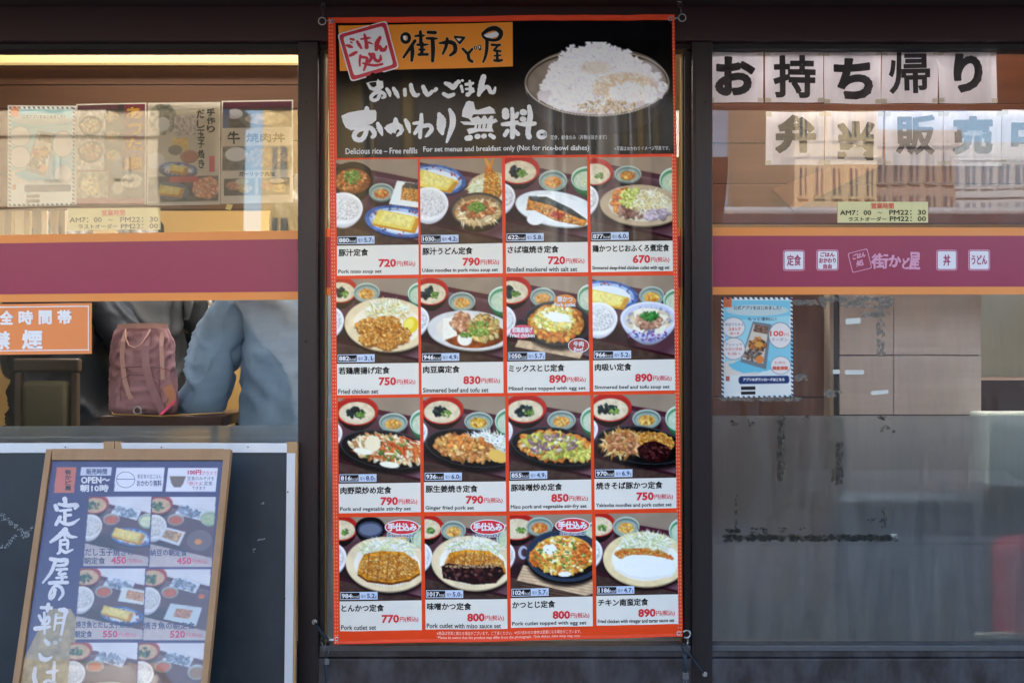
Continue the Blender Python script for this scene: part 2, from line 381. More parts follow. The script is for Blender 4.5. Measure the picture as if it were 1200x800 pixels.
TAN = '#9c8a78'
def tray(w=96, h=100, lite=False):
    p = Pic(w, h, TAN if not lite else '#e4e2e6')
    p.a *= (1+.10*(vnoise(p.h, p.w, 3, 3)[..., None]-.5))
    p.poly([(-.1, .02), (1.1, .26), (1.1, 1.1), (-.1, 1.1)], '#5a2c3c'); p.poly([(-.1, .08), (1.1, .32), (1.1, 1.1), (-.1, 1.1)], '#8e7680', tex=.12)
    p.ell(.45, .62, .75, .42, '#5c3a42', a=.85, soft=26); p.ell(.2, .75, .3, .2, '#2c1a20', a=.7, soft=16)
    p.poly([(-.1, .68), (1.1, .97), (1.1, 1.1), (-.1, 1.1)], '#4a2630'); p.poly([(-.1, .72), (1.1, 1.0), (1.1, 1.1), (-.1, 1.1)], '#54423c' if not lite else '#c9b6ae', tex=.2)
    return p
GRN = ['#7f9c46', '#5f8640', '#9cb664', '#466f38']; SEA = ['#22383c', '#2f4a4c', '#17282c']
def soup(p, x, y, rx=.25, ry=.16, weed=True):
    p.bowl(x, y, rx, ry, '#c8332c', '#dcc7a6', '#2e1a1e', depth=.14, foot=.55, wall='#b5302a')
    p.ell(x-rx*.1, y+ry*.3, rx*.62, ry*.45, '#e6d6b8', a=.6, soft=8)
    if weed: p.scat(x-.03, y+.02, rx*.36, ry*.3, 10, .03, SEA, 2)
    p.scat(x+.05, y+.045, rx*.22, ry*.22, 14, .014, GRN, 1.6)
def pick(p, x, y, rx=.16, ry=.1, c='#dd9a45'):
    p.ell(x+.01, y+.09, rx*1.0, ry, '#2a1a1e', a=.6, soft=6)
    p.bowl(x, y, rx, ry, '#b9c4b6', '#9aa89c', '#5f6c68', depth=.06, foot=.6, wall='#73857e'); p.ell(x, y+.02, rx*.6, ry*.55, c, tex=.3)
    p.scat(x, y+.015, rx*.45, ry*.4, 16, .018, [c, '#c77a34', '#e8bb70'], 2.5)
def green(p, x, y, rx=.15, ry=.12):
    p.bowl(x, y, rx, ry, '#dfe6da', '#bfcbb0', '#3f7f55', depth=.14, foot=.55, wall='#5f9a70'); p.ell(x+.02, y+.03, rx*.5, ry*.4, '#c9d2a8', tex=.2)
def rice(p, x, y, rx=.22, ry=.17):
    p.bowl(x, y, rx, ry, '#f2f0ee', '#efeeec', '#dcdadf', depth=.14, foot=.5, wall='#e2e0e0'); p.ell(x+rx*.1, y+.03, rx*.75, ry*.6, '#d3cfcd', soft=8); p.scat(x, y+.005, rx*.76, ry*.7, 170, .013, ['#f7f5f3', '#dedbd8', '#e9e6e2', '#cfccca'], 2.6, jit=.08)
def omelet(p, q):
    q = np.array(q); p.poly(q+[0, .025], '#c98f1c'); p.poly(q, '#ecd268', tex=.12); c = q.mean(0); p.poly(c+(q-c)*.7-[0, .01], '#f2de84', tex=.15)
    e = q[1]; f = q[2]; p.poly([e, (e[0]-.06, e[1]+.01), (f[0]-.05, f[1]), f], '#c9862a', a=.8, tex=.3)
def blueplate(p, x, y, rx, ry, rot=8):
    p.ell(x, y+.02, rx, ry, '#22304f', rot); p.ell(x, y, rx, ry, '#4a6aa6', rot, tex=.35); p.ell(x, y, rx*.86, ry*.84, '#9fb4d6', rot, tex=.2); p.ell(x, y+.01, rx*.74, ry*.7, '#dfe6f0', rot)
    p.scat(x, y, rx*.88, ry*.88, 14, .016, ['#b04a4a', '#30487e'], 2, rot, ring=True, flat=True)
def plate(p, x, y, rx, ry, rim='#e2d2b4', inn='#efe6d2', rot=4):
    p.ell(x+.01, y+.05, rx, ry, '#1f1216', rot, a=.7, soft=8); p.ell(x, y+.015, rx, ry, srgb(rim)*.7, rot); p.ell(x, y, rx, ry, rim, rot, tex=.08); p.ell(x, y+.005, rx*.8, ry*.78, inn, rot, tex=.05)
def skillet(p, x, y, rx, ry, rot=9, col='#24262a'):
    p.ell(x, y+.06, rx, ry, '#191416', rot, a=.8, soft=8); p.ell(x, y+.025, rx, ry, '#141517', rot); p.ell(x, y, rx, ry, '#4a4d53', rot); p.ell(x, y+.004, rx*.97, ry*.95, col, rot); p.ell(x, y+.02, rx*.84, ry*.8, '#17181a', rot)
CAB = ['#f0efd0', '#e2e8b4', '#fbfbe8', '#d3dc9a']; FRY = ['#c98434', '#dca454', '#a45e28', '#e8c484', '#b46e2c']; MEAT = ['#b9754c', '#d39a6c', '#8d5236', '#e2b78c', '#a4623c']; EGG = ['#f3d667', '#f8e9a0', '#e8b23c', '#fff6d4']
def dish(i):
    p = tray()
    if i == 0:
        p.bowl(.2, .22, .26, .19, '#2b2526', '#8c5636', '#221c1e', .17, .6, '#3a2c28'); p.scat(.2, .25, .19, .11, 60, .028, ['#b5602c', '#d99050', '#7c4a2c', '#c7a070'], 2.2); p.scat(.2, .2, .1, .07, 34, .018, GRN, 2)
        pick(p, .55, .38, .15, .1, '#c77038'); p.poly([(.74, .25), (1.1, .3), (1.1, .58), (.64, .52)], '#e9ece6'); p.poly([(.8, .3), (1.1, .33), (1.1, .52), (.78, .47)], '#c08a4c', tex=.5); p.poly([(.84, .27), (1.1, .3), (1.1, .37), (.8, .33)], '#5b5a55', tex=.5)
        rice(p, .08, .56, .24, .18); blueplate(p, .76, .72, .42, .18); omelet(p, [(.52, .58), (1.02, .68), (.95, .84), (.43, .74)])
    elif i == 1:
        blueplate(p, .2, .24, .36, .17); omelet(p, [(.02, .12), (.47, .26), (.37, .38), (-.1, .3)]); plate(p, .9, .36, .32, .19, '#cdb58c', '#e6dcc0')
        p.strands(.72, .35, .12, .09, 60, .06, .007, CAB); p.poly([(.8, .08), (.86, .09), (1.0, .4), (.94, .5), (.76, .4)], '#c8742c', tex=.5, tc=30); p.scat(.88, .33, .1, .17, 130, .016, FRY); p.ell(.82, .06, .02, .07, '#e09a4a', -25); p.ell(.87, .06, .018, .06, '#d88a3c', 20)
        rice(p, .1, .52, .24, .19); p.bowl(.7, .6, .33, .2, '#4e4a48', '#c99a66', '#35302f', .16, .5, '#8d7358'); p.strands(.7, .63, .22, .11, 130, .1, .011, ['#e9cf9f', '#d8b27a', '#f0dcb8']); p.scat(.7, .6, .19, .09, 40, .028, MEAT+['#c4572c'], 2.4); p.scat(.68, .57, .1, .05, 40, .018, GRN, 2.2)
    elif i == 2:
        soup(p, .16, .14, .26, .17); pick(p, .58, .27, .17, .12, '#e0924a'); green(p, .99, .25, .19, .14); rice(p, -.06, .45, .18, .16); plate(p, .62, .6, .5, .2, '#e4e8e8', '#f0f3f3', 10)
        p.poly([(.28, .46), (.5, .47), (.8, .62), (1.0, .75), (.95, .81), (.6, .74), (.36, .62), (.25, .62)], '#c98340', tex=.5, tc=20); p.poly([(.28, .45), (.5, .46), (.8, .6), (1.0, .74), (.9, .72), (.55, .56), (.3, .5)], '#46504f', tex=.5, tc=20)
        p.scat(.6, .66, .28, .05, 60, .016, ['#e0a050', '#a8532a', '#f0c07c'], 2, 22); p.scat(.63, .67, .09, .04, 14, .018, ['#b0302c', '#c8402c'], 2); p.ell(.36, .72, .1, .07, '#eef0ef')
    elif i == 3:
        soup(p, .06, .17, .22, .16, False); pick(p, .46, .2, .16, .1, '#c07a40'); green(p, 1.02, .28, .18, .15); rice(p, -.07, .48, .17, .16); plate(p, .62, .57, .5, .24, '#bfa98c', '#d8cbb4', 4)
        p.scat(.42, .52, .16, .14, 60, .03, ['#d8732c', '#b3552a', '#e7a050'], 2); p.scat(.5, .64, .15, .08, 30, .03, ['#8f6a5c', '#c49484', '#6f5048'], 2); p.scat(.5, .48, .14, .12, 80, .02, ['#b8c860', '#dcd880', '#8aa848', '#f0e4a0'], 2); p.strands(.74, .54, .2, .14, 200, .05, .008, ['#efe2b8', '#e2cf90', '#f8f0d8']); p.scat(.8, .68, .14, .06, 40, .03, ['#b8a4b0', '#d2c4c8', '#a08c98'], 2)
    elif i == 4:
        soup(p, .05, .13, .21, .15); pick(p, .37, .16, .16, .11, '#e0a45c'); green(p, 1.03, .18, .16, .13); rice(p, -.1, .48, .19, .17); plate(p, .62, .54, .52, .31, '#e7cfa4', '#f2e4c6')
        p.strands(.62, .37, .24, .1, 260, .06, .007, CAB+['#f5e8b0', '#f0c070']); p.ell(.9, .55, .09, .1, '#ecc92e', 30); p.ell(.88, .54, .055, .07, '#f8e468', 30)
        for x, y, a, b in ((.4, .56, .17, .1), (.42, .7, .14, .09), (.62, .52, .16, .08), (.72, .66, .18, .11), (.62, .76, .12, .07)):
            p.ell(x, y+.02, a, b, '#7c4420', a=.8, soft=4, lobes=.1); p.ell(x, y, a, b, '#c87f30', tex=.5, lobes=.12); p.scat(x, y, a*.9, b*.9, 100, .017, FRY, 1.6)
    elif i == 5:
        soup(p, .12, .16, .22, .16); pick(p, .5, .28, .16, .11, '#e2a862'); green(p, 1.0, .26, .18, .15); rice(p, -.08, .48, .18, .16); plate(p, .6, .62, .52, .23, '#d9d5cf', '#e3d8c6', 5); p.ell(.65, .68, .38, .15, '#8f4a22', tex=.4)
        p.scat(.85, .5, .1, .04, 8, .03, ['#2c4660'], 2, flat=True); p.poly([(.27, .48), (.4, .46), (.44, .68), (.26, .74)], '#f2ead8', tex=.06); p.scat(.5, .52, .12, .1, 60, .03, ['#c48a68', '#e0b494', '#9c6244'], 2); p.scat(.76, .6, .18, .14, 110, .032, ['#a8753c', '#d8b070', '#6f4a2a', '#c8c060', '#e4cf9a'], 2.2); p.scat(.72, .6, .12, .08, 20, .02, GRN, 2.6); p.ell(.53, .72, .09, .08, '#f3ecdc', tex=.06); p.scat(.55, .67, .07, .025, 26, .014, GRN)
    elif i == 6:
        soup(p, .06, .15, .24, .17); pick(p, .44, .24, .15, .11, '#e59a52'); green(p, 1.0, .25, .14, .15); rice(p, -.07, .5, .18, .17); p.poly([(.14, .74), (.95, .84), (.88, .97), (.1, .82)], '#c9ab8a', tex=.2)
        skillet(p, .62, .55, .41, .26, 5, '#33373d'); p.ell(.17, .55, .05, .05, '#33373d'); p.ell(.6, .54, .34, .21, '#c07034', tex=.4, lobes=.06); p.scat(.6, .56, .32, .2, 150, .03, ['#c8682c', '#a84e26', '#e09a4c', '#d9b34c'], 2); p.scat(.58, .5, .24, .14, 130, .026, EGG+['#a8b850'], 2.2); p.ell(.62, .48, .16, .055, '#fdf8e6', 12, lobes=.15)
    elif i == 7:
        blueplate(p, .2, .22, .36, .16); omelet(p, [(-.05, .14), (.45, .26), (.38, .38), (-.1, .3)]); pick(p, .72, .24, .15, .11, '#e8a43c'); green(p, 1.03, .3, .17, .14); rice(p, .07, .5, .23, .19)
        p.bowl(.68, .5, .34, .19, '#dfe0ea', '#dcc7a4', '#c9cfe6', .24, .42, '#c3c9e0'); p.scat(.66, .7, .24, .07, 60, .012, ['#4a5aa0', '#7a86c0', '#a04a7a'], 2.4, flat=True); p.scat(.68, .5, .29, .13, 26, .014, ['#6a78b0'], 2, ring=True, flat=True, a=.5)
        for q in ([(.5, .42), (.6, .38), (.64, .5), (.52, .54)], [(.62, .38), (.8, .4), (.78, .46), (.6, .45)], [(.78, .45), (.92, .48), (.84, .58), (.76, .54)], [(.5, .56), (.66, .62), (.6, .68), (.48, .63)], [(.76, .62), (.9, .58), (.86, .68), (.74, .7)]): p.poly(q, '#f1e7cf', tex=.06)
        p.scat(.68, .54, .15, .08, 46, .028, ['#b98a70', '#d8b298', '#8f6450'], 2); p.scat(.68, .48, .1, .05, 40, .018, ['#3f8a44', '#5faa50', '#2c6a38'], 2.2)
    elif i in (8, 9, 10, 11):
        soup(p, .23 if i < 10 else .2, .15, .26, .17); pick(p, .67 if i < 10 else .64, .29, .17, .11, ['#d9a050', '#e2b23c', '#dd9a48', '#d8a048'][i-8]); green(p, 1.04, .29, .17, .15); rice(p, -.15, .4, .2, .15)
        skillet(p, .58, .6, .56, .22, 9)
        if i == 8:
            p.scat(.6, .6, .46, .16, 170, .03, ['#e8d8b0', '#c89058', '#f0e6cc', '#b07040', '#d8b880'], 2.6, 9); p.strands(.62, .58, .42, .14, 70, .1, .01, ['#c8532a', '#e07a3c', '#f0e2c0'], 40, 120); p.scat(.6, .6, .4, .13, 14, .018, GRN+['#5a3b2a'], 2.6); p.ell(.42, .53, .1, .09, '#f0e0b8', 60, lobes=.05); p.ell(.3, .62, .12, .035, '#f4ecd4', 10); p.ell(.62, .78, .12, .035, '#f4ecd4', 8)
        if i == 9:
            p.strands(.75, .56, .3, .13, 260, .07, .008, ['#f3f4e6', '#dfe6c8', '#ffffff']); p.scat(.5, .6, .36, .14, 190, .03, ['#d9a060', '#b5703c', '#ecc48a', '#c98a4c', '#8f5230'], 2.2, 10); p.scat(.45, .55, .3, .1, 30, .024, ['#e07a3c', '#f0c070'], 2); p.ell(.9, .7, .12, .07, '#e8b860', 20, lobes=.08)
        if i == 10:
            p.scat(.58, .6, .47, .16, 190, .034, ['#d97c38', '#b8532c', '#eeb060', '#c46a34', '#e8c060'], 2.3, 9); p.scat(.6, .61, .44, .14, 80, .03, ['#bdb854', '#dccb74', '#98a048'], 2.5, 9); p.scat(.5, .56, .35, .1, 30, .022, ['#7a5a6c', '#8f6a70', '#f4e8c0'], 2.4)
        if i == 11:
            p.strands(.36, .57, .24, .14, 190, .09, .011, ['#d9a055', '#eac07c', '#b87a3c', '#f0d29a'], 20, 170); p.scat(.36, .58, .22, .13, 50, .024, MEAT, 2.2); p.ell(.75, .56, .23, .1, '#d99a44', 12, tex=.4, lobes=.04); p.scat(.75, .54, .22, .09, 150, .015, FRY, 1.6, 12); p.ell(.73, .68, .2, .12, '#3c1c20', 8, tex=.3, lobes=.06); p.scat(.73, .67, .17, .09, 30, .02, ['#542a2c', '#2a1216', '#7c4a44'], 2.4, a=.7)
    elif i in (12, 13):
        soup(p, .02, .13, .21, .15, False)
        if i == 12: p.bowl(.38, .13, .18, .13, '#20222c', '#4e5468', '#15161c', .1, .7, '#14151c'); p.ell(.38, .15, .13, .07, '#7c8498', a=.8); pick(p, .73, .22, .15, .1, '#e2a43c')
        else: pick(p, .35, .17, .15, .11, '#e0ae62')
        green(p, 1.03, .25, .16, .15); rice(p, -.1, .47, .19, .17); plate(p, .58, .56, .5, .32, '#e9d2aa', '#f2ead8', 5)
        for k in range(12): p.ell(.36+k*.04, .8-.003*(k-6)**2, .003, .07, '#b0b4ac', a=.6)
        p.strands(.6, .38, .33, .1, 330, .06, .006, CAB+['#ffffff'])
        q = [(.24, .56), (.3, .44), (.5, .4), (.78, .42), (.95, .54), (.98, .66), (.85, .74), (.62, .78), (.34, .74), (.22, .66)]
        p.poly(np.array(q)+[0, .03], '#7c4a20', tex=.2); p.poly(q, '#d8922f', tex=.35, tc=24); p.scat(.6, .59, .35, .15, 420, .0145, FRY, 1.5)
        for x in (.36, .49, .6, .72): p.poly([(x, .42), (x+.012, .42), (x-.02, .77), (x-.035, .77)], '#8a4a1c', a=.55)
        if i == 13: p.poly([(.2, .6), (.28, .56), (.5, .59), (.8, .58), (.94, .62), (.96, .7), (.86, .8), (.6, .82), (.4, .78), (.22, .74)], '#3a1e1e', tex=.5, tc=10); p.scat(.58, .69, .36, .08, 26, .025, ['#5a3230', '#241012', '#8a6460'], 2.5, a=.65); p.scat(.58, .6, .34, .02, 60, .01, ['#c8a880', '#8a6a50'], 2)
    elif i == 14:
        soup(p, .08, .14, .25, .16, False); pick(p, .36, .14, .16, .11, '#e0703c'); green(p, 1.0, .22, .1, .12); rice(p, -.12, .47, .18, .17)
        p.poly([(.16, .6), (1.1, .78), (1.1, .93), (.9, .98), (.08, .78)], '#d6b795', tex=.12)
        for k in range(9): y = .62+k*.035; p.poly([(.12, y), (1.1, y+.18), (1.1, y+.19), (.12, y+.01)], '#9a7858', a=.5)
        p.ell(.16, .45, .06, .08, '#aab4c8'); p.ell(.17, .45, .035, .05, '#5a4248'); skillet(p, .66, .5, .47, .31, 6, '#38465e'); p.ell(.64, .49, .37, .235, '#e2a43e', tex=.35)
        p.scat(.64, .5, .36, .22, 230, .026, EGG+['#e07a34', '#d8632c'], 2.1); p.scat(.3, .52, .06, .1, 30, .022, ['#c8642c', '#e08a3c']); p.scat(.86, .48, .1, .12, 60, .024, ['#d8702c', '#b8522a', '#f0a050']); p.ell(.48, .42, .09, .06, '#fdfaf0', lobes=.1); p.ell(.66, .72, .08, .03, '#fdfaf0'); p.scat(.6, .5, .32, .2, 26, .016, GRN, 2)
    else:
        soup(p, .03, .13, .21, .15, False); pick(p, .37, .16, .16, .12, '#e2b060'); green(p, 1.05, .22, .16, .15); rice(p, -.12, .46, .2, .18); plate(p, .6, .56, .51, .33, '#ecd2a0', '#f6eedd', 4)
        p.strands(.6, .37, .3, .12, 340, .06, .007, CAB+['#f7f0c8']); p.scat(.58, .52, .34, .08, 170, .022, FRY+['#e0642c'], 1.8, 6)
        p.ell(.6, .66, .38, .15, '#e9e6dc', 5, lobes=.05); p.ell(.6, .645, .36, .13, '#fbf9f4', 5, tex=.05, lobes=.06); p.scat(.62, .6, .3, .06, 80, .02, ['#ffffff', '#f2efe6', '#f8f4e8'], 2.2, a=.7, jit=.03)
    return p

# ------------------------------------------------------------------ materials
M_maroon = mat('maroon_paint', '#300d12', .42, var=.5, vscale=3, vcol='#1c0a0d', bump=.15, bscale=30)
M_alu = mat('dark_bronze_aluminium', '#2a2123', .38, metal=.35, var=.5, vscale=5, vcol='#26282c', bump=.2, bscale=90, stretch=(4, 1, .6))
M_sill = mat('weathered_bronze_sill', '#2e2829', .5, metal=.2, var=.9, vscale=14, vcol='#4e4e54', bump=.3, bscale=60, stretch=(1, 1, .5))
M_gasket = mat('black_gasket', '#0c0c0e', .6)
M_gold = mat('brass_edge', '#8a7a48', .35, metal=.7)
M_glass = glass_mat('window_glass', 1.9)
M_orange = mat('orange_film', '#e48a3e', .35, var=.25, vscale=2.5, vcol='#e0a468')
M_purple = mat('magenta_film', '#94264c', .33, var=.6, vscale=1.6, vcol='#9c3852', bump=.1, bscale=5)
M_white = mat('white_print', '#e8e6ea', .5)
M_pinkwhite = mat('pale_pink_print', '#d79ab8', .5)
M_black = mat('black_print', '#0b0908', .45, spec=.2)
M_red = mat('red_print', '#d8202e', .45)
M_cream = mat('cream_card_print', '#e9e3d8', .2, spec=.28)
M_banner = mat('orange_vinyl', '#ee4414', .3, var=.12, vscale=6, bump=.35, bscale=420, spec=.3)
M_dark = mat('black_vinyl_print', '#080509', .13, spec=.32, bump=.05, bscale=300)
M_logo = mat('amber_print', '#ef8d1a', .36)
M_chain = mat('steel', '#b8b8b8', .28, metal=.95)
M_cord = mat('dark_cord', '#1c2a38', .7, bump=.5, bscale=500)
M_brownwood = mat('brown_wood', '#6e4a30', .5, var=.7, vscale=4, vcol='#4a2f1c', stretch=(1, 1, 8))
M_print = print_mat('banner_photo_print', .16, spec=.28); M_poster = print_mat('glossy_poster_print', .3, coat=.6)
M_navy = mat('navy_print', '#1d2c58', .5)

# ------------------------------------------------------------------ the street (seen in the glass) and the ground
gm = mat('asphalt', '#57565a', .85, var=.5, vscale=3, bump=.4, bscale=120)
mesh('road', *grid(lambda x, y, o=0: np.stack([x, y, np.zeros_like(x)], -1), [(-150, -1.9), (150, -1.9), (150, -220), (-150, -220)], 10, 10), gm, kind='structure', loc=(0, 0, 0)) if False else None
b = MB(); b.add([(-200, -260, 0), (200, -260, 0), (200, 40, 0), (-200, 40, 0)], [(0, 1, 2, 3)]); b.done('ground', gm, kind='structure', loc=(0, 0, 0))
pm = mat('paving_slabs', '#a39f98', .8, var=.4, vscale=5, bump=.3)
b = MB(); b.box(-20, 20, -2.9, .0, .004, .11); b.done('pavement', pm, kind='structure', loc=(0, 0, 0))
b = MB(); b.box(-20, 20, -3.08, -2.903, .004, .125, .01); b.done('kerb', mat('kerb_stone', '#9a9896', .7, bump=.3), kind='structure', loc=(0, 0, 0))
b = MB(); b.box(-30, 30, -11.2, -11.08, .004, .009); b.done('road_line', mat('road_paint', '#d8d8d4', .6), kind='structure', loc=(0, 0, 0))

def office(name, label, x0, x1, y, dep, h, wall, glassc, nx, nz, z0=3.4, ww=.7, wh=.6, bands=False, sill=True):
    t = thing(name, label, 'building', ((x0+x1)/2, y, 0), 'buildings across the street')
    b = MB(); b.box(x0, x1, y-dep, y, .0, h); b.box(x0-.15, x1+.15, y-dep-.15, y+.15, h, h+.5)
    if bands:
        for k in range(nz+1): z = z0+(h-z0)*k/nz; b.box(x0-.08, x1+.08, y+.0, y+.12, z-.12, z+.1)
    b.done('wall', wall, t); cx = (x1-x0)/nx; cz = (h-z0)/nz; me = None; ms = None
    for i in range(nx):
        for k in range(nz):
            xc = x0+cx*(i+.5); zc = z0+cz*(k+.5)
            if me is None:
                a = MB(); a.box(-cx*ww/2, cx*ww/2, .02, .06, -cz*wh/2, cz*wh/2)
                o = a.done('window', glassc, t); 
                v = np.array([q.co[:] for q in o.data.vertices])+WLOC[t.name]; o.data.vertices.foreach_set('co', v.ravel()); me = o.data
                a = MB(); a.box(-cx*ww/2-.06, cx*ww/2+.06, .03, .1, -cz*wh/2-.1, -cz*wh/2); a.box(-.04, .04, .062, .09, -cz*wh/2, cz*wh/2)
                s = a.done('sill', wall, t); v = np.array([q.co[:] for q in s.data.vertices])+WLOC[t.name]; s.data.vertices.foreach_set('co', v.ravel()); ms = s.data; s.parent = o
            else:
                o = bpy.data.objects.new('window', me); COL.objects.link(o); o.parent = t
                s = bpy.data.objects.new('sill', ms); COL.objects.link(s); s.parent = o
            o.location = (xc-WLOC[t.name][0], 0, zc)
    b = MB(); b.box(x0+.3, x1-.3, y+.01, y+.08, .3, 2.7); b.done('shop_window', glassc, t)
    return t
W_cream = mat('cream_render', '#b8a070', .8, var=.2, vscale=.6); W_tan = mat('tan_tile', '#a5967a', .7, var=.3, vscale=.8)
W_brown = mat('brown_tile', '#80766e', .7, var=.3, vscale=.9); W_grey = mat('grey_concrete', '#9aa2aa', .8, var=.3, vscale=.5); W_white = mat('white_render', '#aca08a', .75, var=.1, vscale=.5)
W_blue = mat('blue_curtain_wall', '#5e7890', .2, var=.2, vscale=.4); G_dark = mat('far_window_glass', '#28343e', .12, spec=.9)
office('office_tower', 'tall blue glass tower mirrored beside the dark flag edge', 14.2, 19.4, -62, 14, 46, W_blue, mat('tower_glass', '#8fb4d0', .15), 8, 22, 4, .8, .7)
office('office_building', 'sunlit tan tiled building mirrored behind the lunch box sale papers', 8.3, 10.7, -27, 9, 24, W_tan, G_dark, 5, 12, 3.4, .4, .5, True)
office('office_building', 'brown tiled block with close rows of windows mirrored in the right window', 10.8, 13.9, -29, 9, 7.4, W_brown, G_dark, 6, 3, 3.4, .5, .66)
office('office_building', 'grey concrete block with banded windows mirrored at the right edge', 14.1, 27, -33, 12, 7.8, W_grey, mat('pale_blue_glass', '#5a7284', .15), 22, 3, 3.8, .6, .55, True)
office('office_building', 'sunlit white building mirrored over the two leftmost posters', -15.5, -9.7, -25, 9, 9, W_white, mat('pale_window', '#a8a294', .3), 3, 3, 3.2, .2, .3, True)
office('office_building', 'cream rendered building mirrored over the garlic rice poster', -7.6, -4.3, -28, 9, 10, W_cream, G_dark, 3, 3, 3.4, .4, .45)
office('office_building', 'brown building across the street facing the menu banner', -3.4, 3.2, -30, 9, 10.5, W_brown, G_dark, 6, 4, 3.4, .6, .5)
office('office_building', 'dark brown building at the far left end of the street', -27, -16.4, -26, 9, 10, W_brown, G_dark, 8, 6, 3.4, .5, .5)
office('office_building', 'narrow white building across the street near the blue tower', 3.5, 5.2, -28, 9, 18, mat('bright_render', '#f4efe6', .75), W_grey, 2, 5, 3.4, .25, .3)  # bright unseen reflector, added so the banner folds catch pale streaks

def van(label, x0, y0, L, body, roof, H=2.25):
    t = thing('parked_van', label, 'van', (x0+L/2, y0-.9, 0), 'vans parked along the kerb')
    b = MB(); y1 = y0-1.8
    prof = [(0, .35), (0, 1.15), (.06, 1.55), (.25, H-.12), (.5, H), (L-.9, H), (L-.7, H-.1), (L-.25, 1.3), (L-.05, 1.1), (L, .8), (L, .35)]
    bm = bmesh.new(); A = [bm.verts.new((x0+p, y0-(0.0 if q < 1.2 else .12*(q-1.2)), q)) for p, q in prof]; B = [bm.verts.new((x0+p, y1+(0.0 if q < 1.2 else .12*(q-1.2)), q)) for p, q in prof]
    n = len(prof); bm.faces.new(A); bm.faces.new(B[::-1])
    for i in range(n): bm.faces.new((A[i], B[i], B[(i+1) % n], A[(i+1) % n]))
    bmesh.ops.bevel(bm, geom=[e for e in bm.edges], offset=.05, segments=2, affect='EDGES'); b.bm(bm); b.done('body', body, t, smooth=False)
    b = MB(); b.box(x0+.55, x0+L-1.0, y1+.2, y0-.2, H+.002, H+.06, .025); b.done('roof', roof, t)
    for a, c in ((.35, 1.4), (1.55, 2.6), (2.75, L-.95)):
        b = MB(); b.add([(x0+a, y0+.012, 1.25), (x0+c, y0+.012, 1.25), (x0+c-.05, y0-.085, H-.32), (x0+a+.03, y0-.085, H-.32)], [(0, 1, 2, 3), (3, 2, 1, 0)]); b.done('window', mat('van_glass', '#10161b', .08, spec=.8), t)
    for xx in (.75, L-.85):
        for yy in (y0-.08, y1+.08):
            b = MB(); bm = bmesh.new(); bmesh.ops.create_cone(bm, cap_ends=True, segments=24, radius1=.33, radius2=.33, depth=.2)
            for v in bm.verts: v.co = Vector((x0+xx+v.co.x, yy+v.co.z, .335+v.co.y))
            b.bm(bm); o = b.done('wheel', mat('tyre', '#151515', .8), t)
            b = MB(); b.ring((x0+xx, yy+.11 if yy > y0-.5 else yy-.11, .335), .17, .03); b.done('rim', M_chain, o) if False else None
van('dark blue van with grey roof parked facing the right window', 1.0, -4.4, 4.6, mat('van_navy', '#1c2433', .3, coat=.5), mat('van_roof', '#9aa0a8', .4))
van('dark green van parked facing the left window', -6.2, -4.4, 4.6, mat('van_green', '#1c2621', .3, coat=.5), mat('van_roof2', '#6d7268', .4), 2.0)
# unseen flag, added to mirror as a curved dark edge in the right window
t = thing('added_flag', 'dark feather flag with curved edge on the pavement, mirrored in the right window', 'flag', (.62, -1.9, .11))
b = MB(); b.tube([(.62, -1.9, .14), (.62, -1.9, 2.25)], .012); b.done('pole', M_chain, t)
b = MB(); b.ring((.62, -1.9, .13), .17, .025, 'z'); b.tube([(.45, -1.9, .13), (.79, -1.9, .13)], .02); b.done('base', M_gasket, t)
pts = [(.64+.34*(1-((i/14)**2.4))+.02*math.sin(i), 2.2-1.0*(1-i/14)) for i in range(15)]
pts = [(.64+.42*(1-(1-i/14)**2.0*.75)-(.0), 1.05+1.15*i/14) for i in range(15)]
b = MB(); v = []
for x, z in pts: v += [(.635, -1.9, z), (x, -1.9+.02*math.sin(z*6), z), (x, -1.904+.02*math.sin(z*6), z), (.635, -1.904, z)]
f = []
for i in range(14):
    a = i*4; c = a+4
    f += [(a, a+1, c+1, c), (a+1, a+2, c+2, c+1), (a+2, a+3, c+3, c+2), (a+3, a, c, c+3)]
f += [(3, 2, 1, 0), (56, 57, 58, 59)]
b.add(v, f); b.done('cloth', mat('flag_cloth', '#3a2418', .8), t)

# ------------------------------------------------------------------ the shop building
shop = thing('shop_front', 'dark maroon and bronze shop front with three glazed bays behind the menu banner', 'shopfront', (0, 0, .11))
X0, X1 = -6, 6; ZT = CZ+1.6
def px(x, d=0): return (x-600)*(CD+d)/CD*K
def pz(y, d=0): return CZ-(y-400)*(CD+d)/CD*K
b = MB(); b.box(X0, X1, .0, .06, pz(48), ZT, .004); b.done('header_beam', M_maroon, shop)
b = MB(); b.box(X0, X1, .03, .09, pz(54), pz(48)-.001); b.done('head_rail', M_gasket, shop)
b = MB(); b.box(X0, X1, .25, 5.0, ZT-.25, ZT); b.box(X0, X1, .02, 5.0, ZT+.002, 4.3); b.done('upper_wall', mat('upper_wall', '#5c4a42', .7, var=.3, vscale=1), shop)
b = MB(); b.box(X0, X1, -1.25, .0, CZ+.98, CZ+1.14, .01); b.done('canopy', mat('canopy_soffit', '#2c1b15', .6, var=.3, vscale=2), shop)
b = MB(); b.box(X0, px(-300), .0, .25, .11, pz(48)-.003); b.done('wall_panel', M_maroon, shop); b = MB(); b.box(px(1500), X1, .0, .25, .11, pz(48)-.003); b.done('wall_panel', M_maroon, shop)
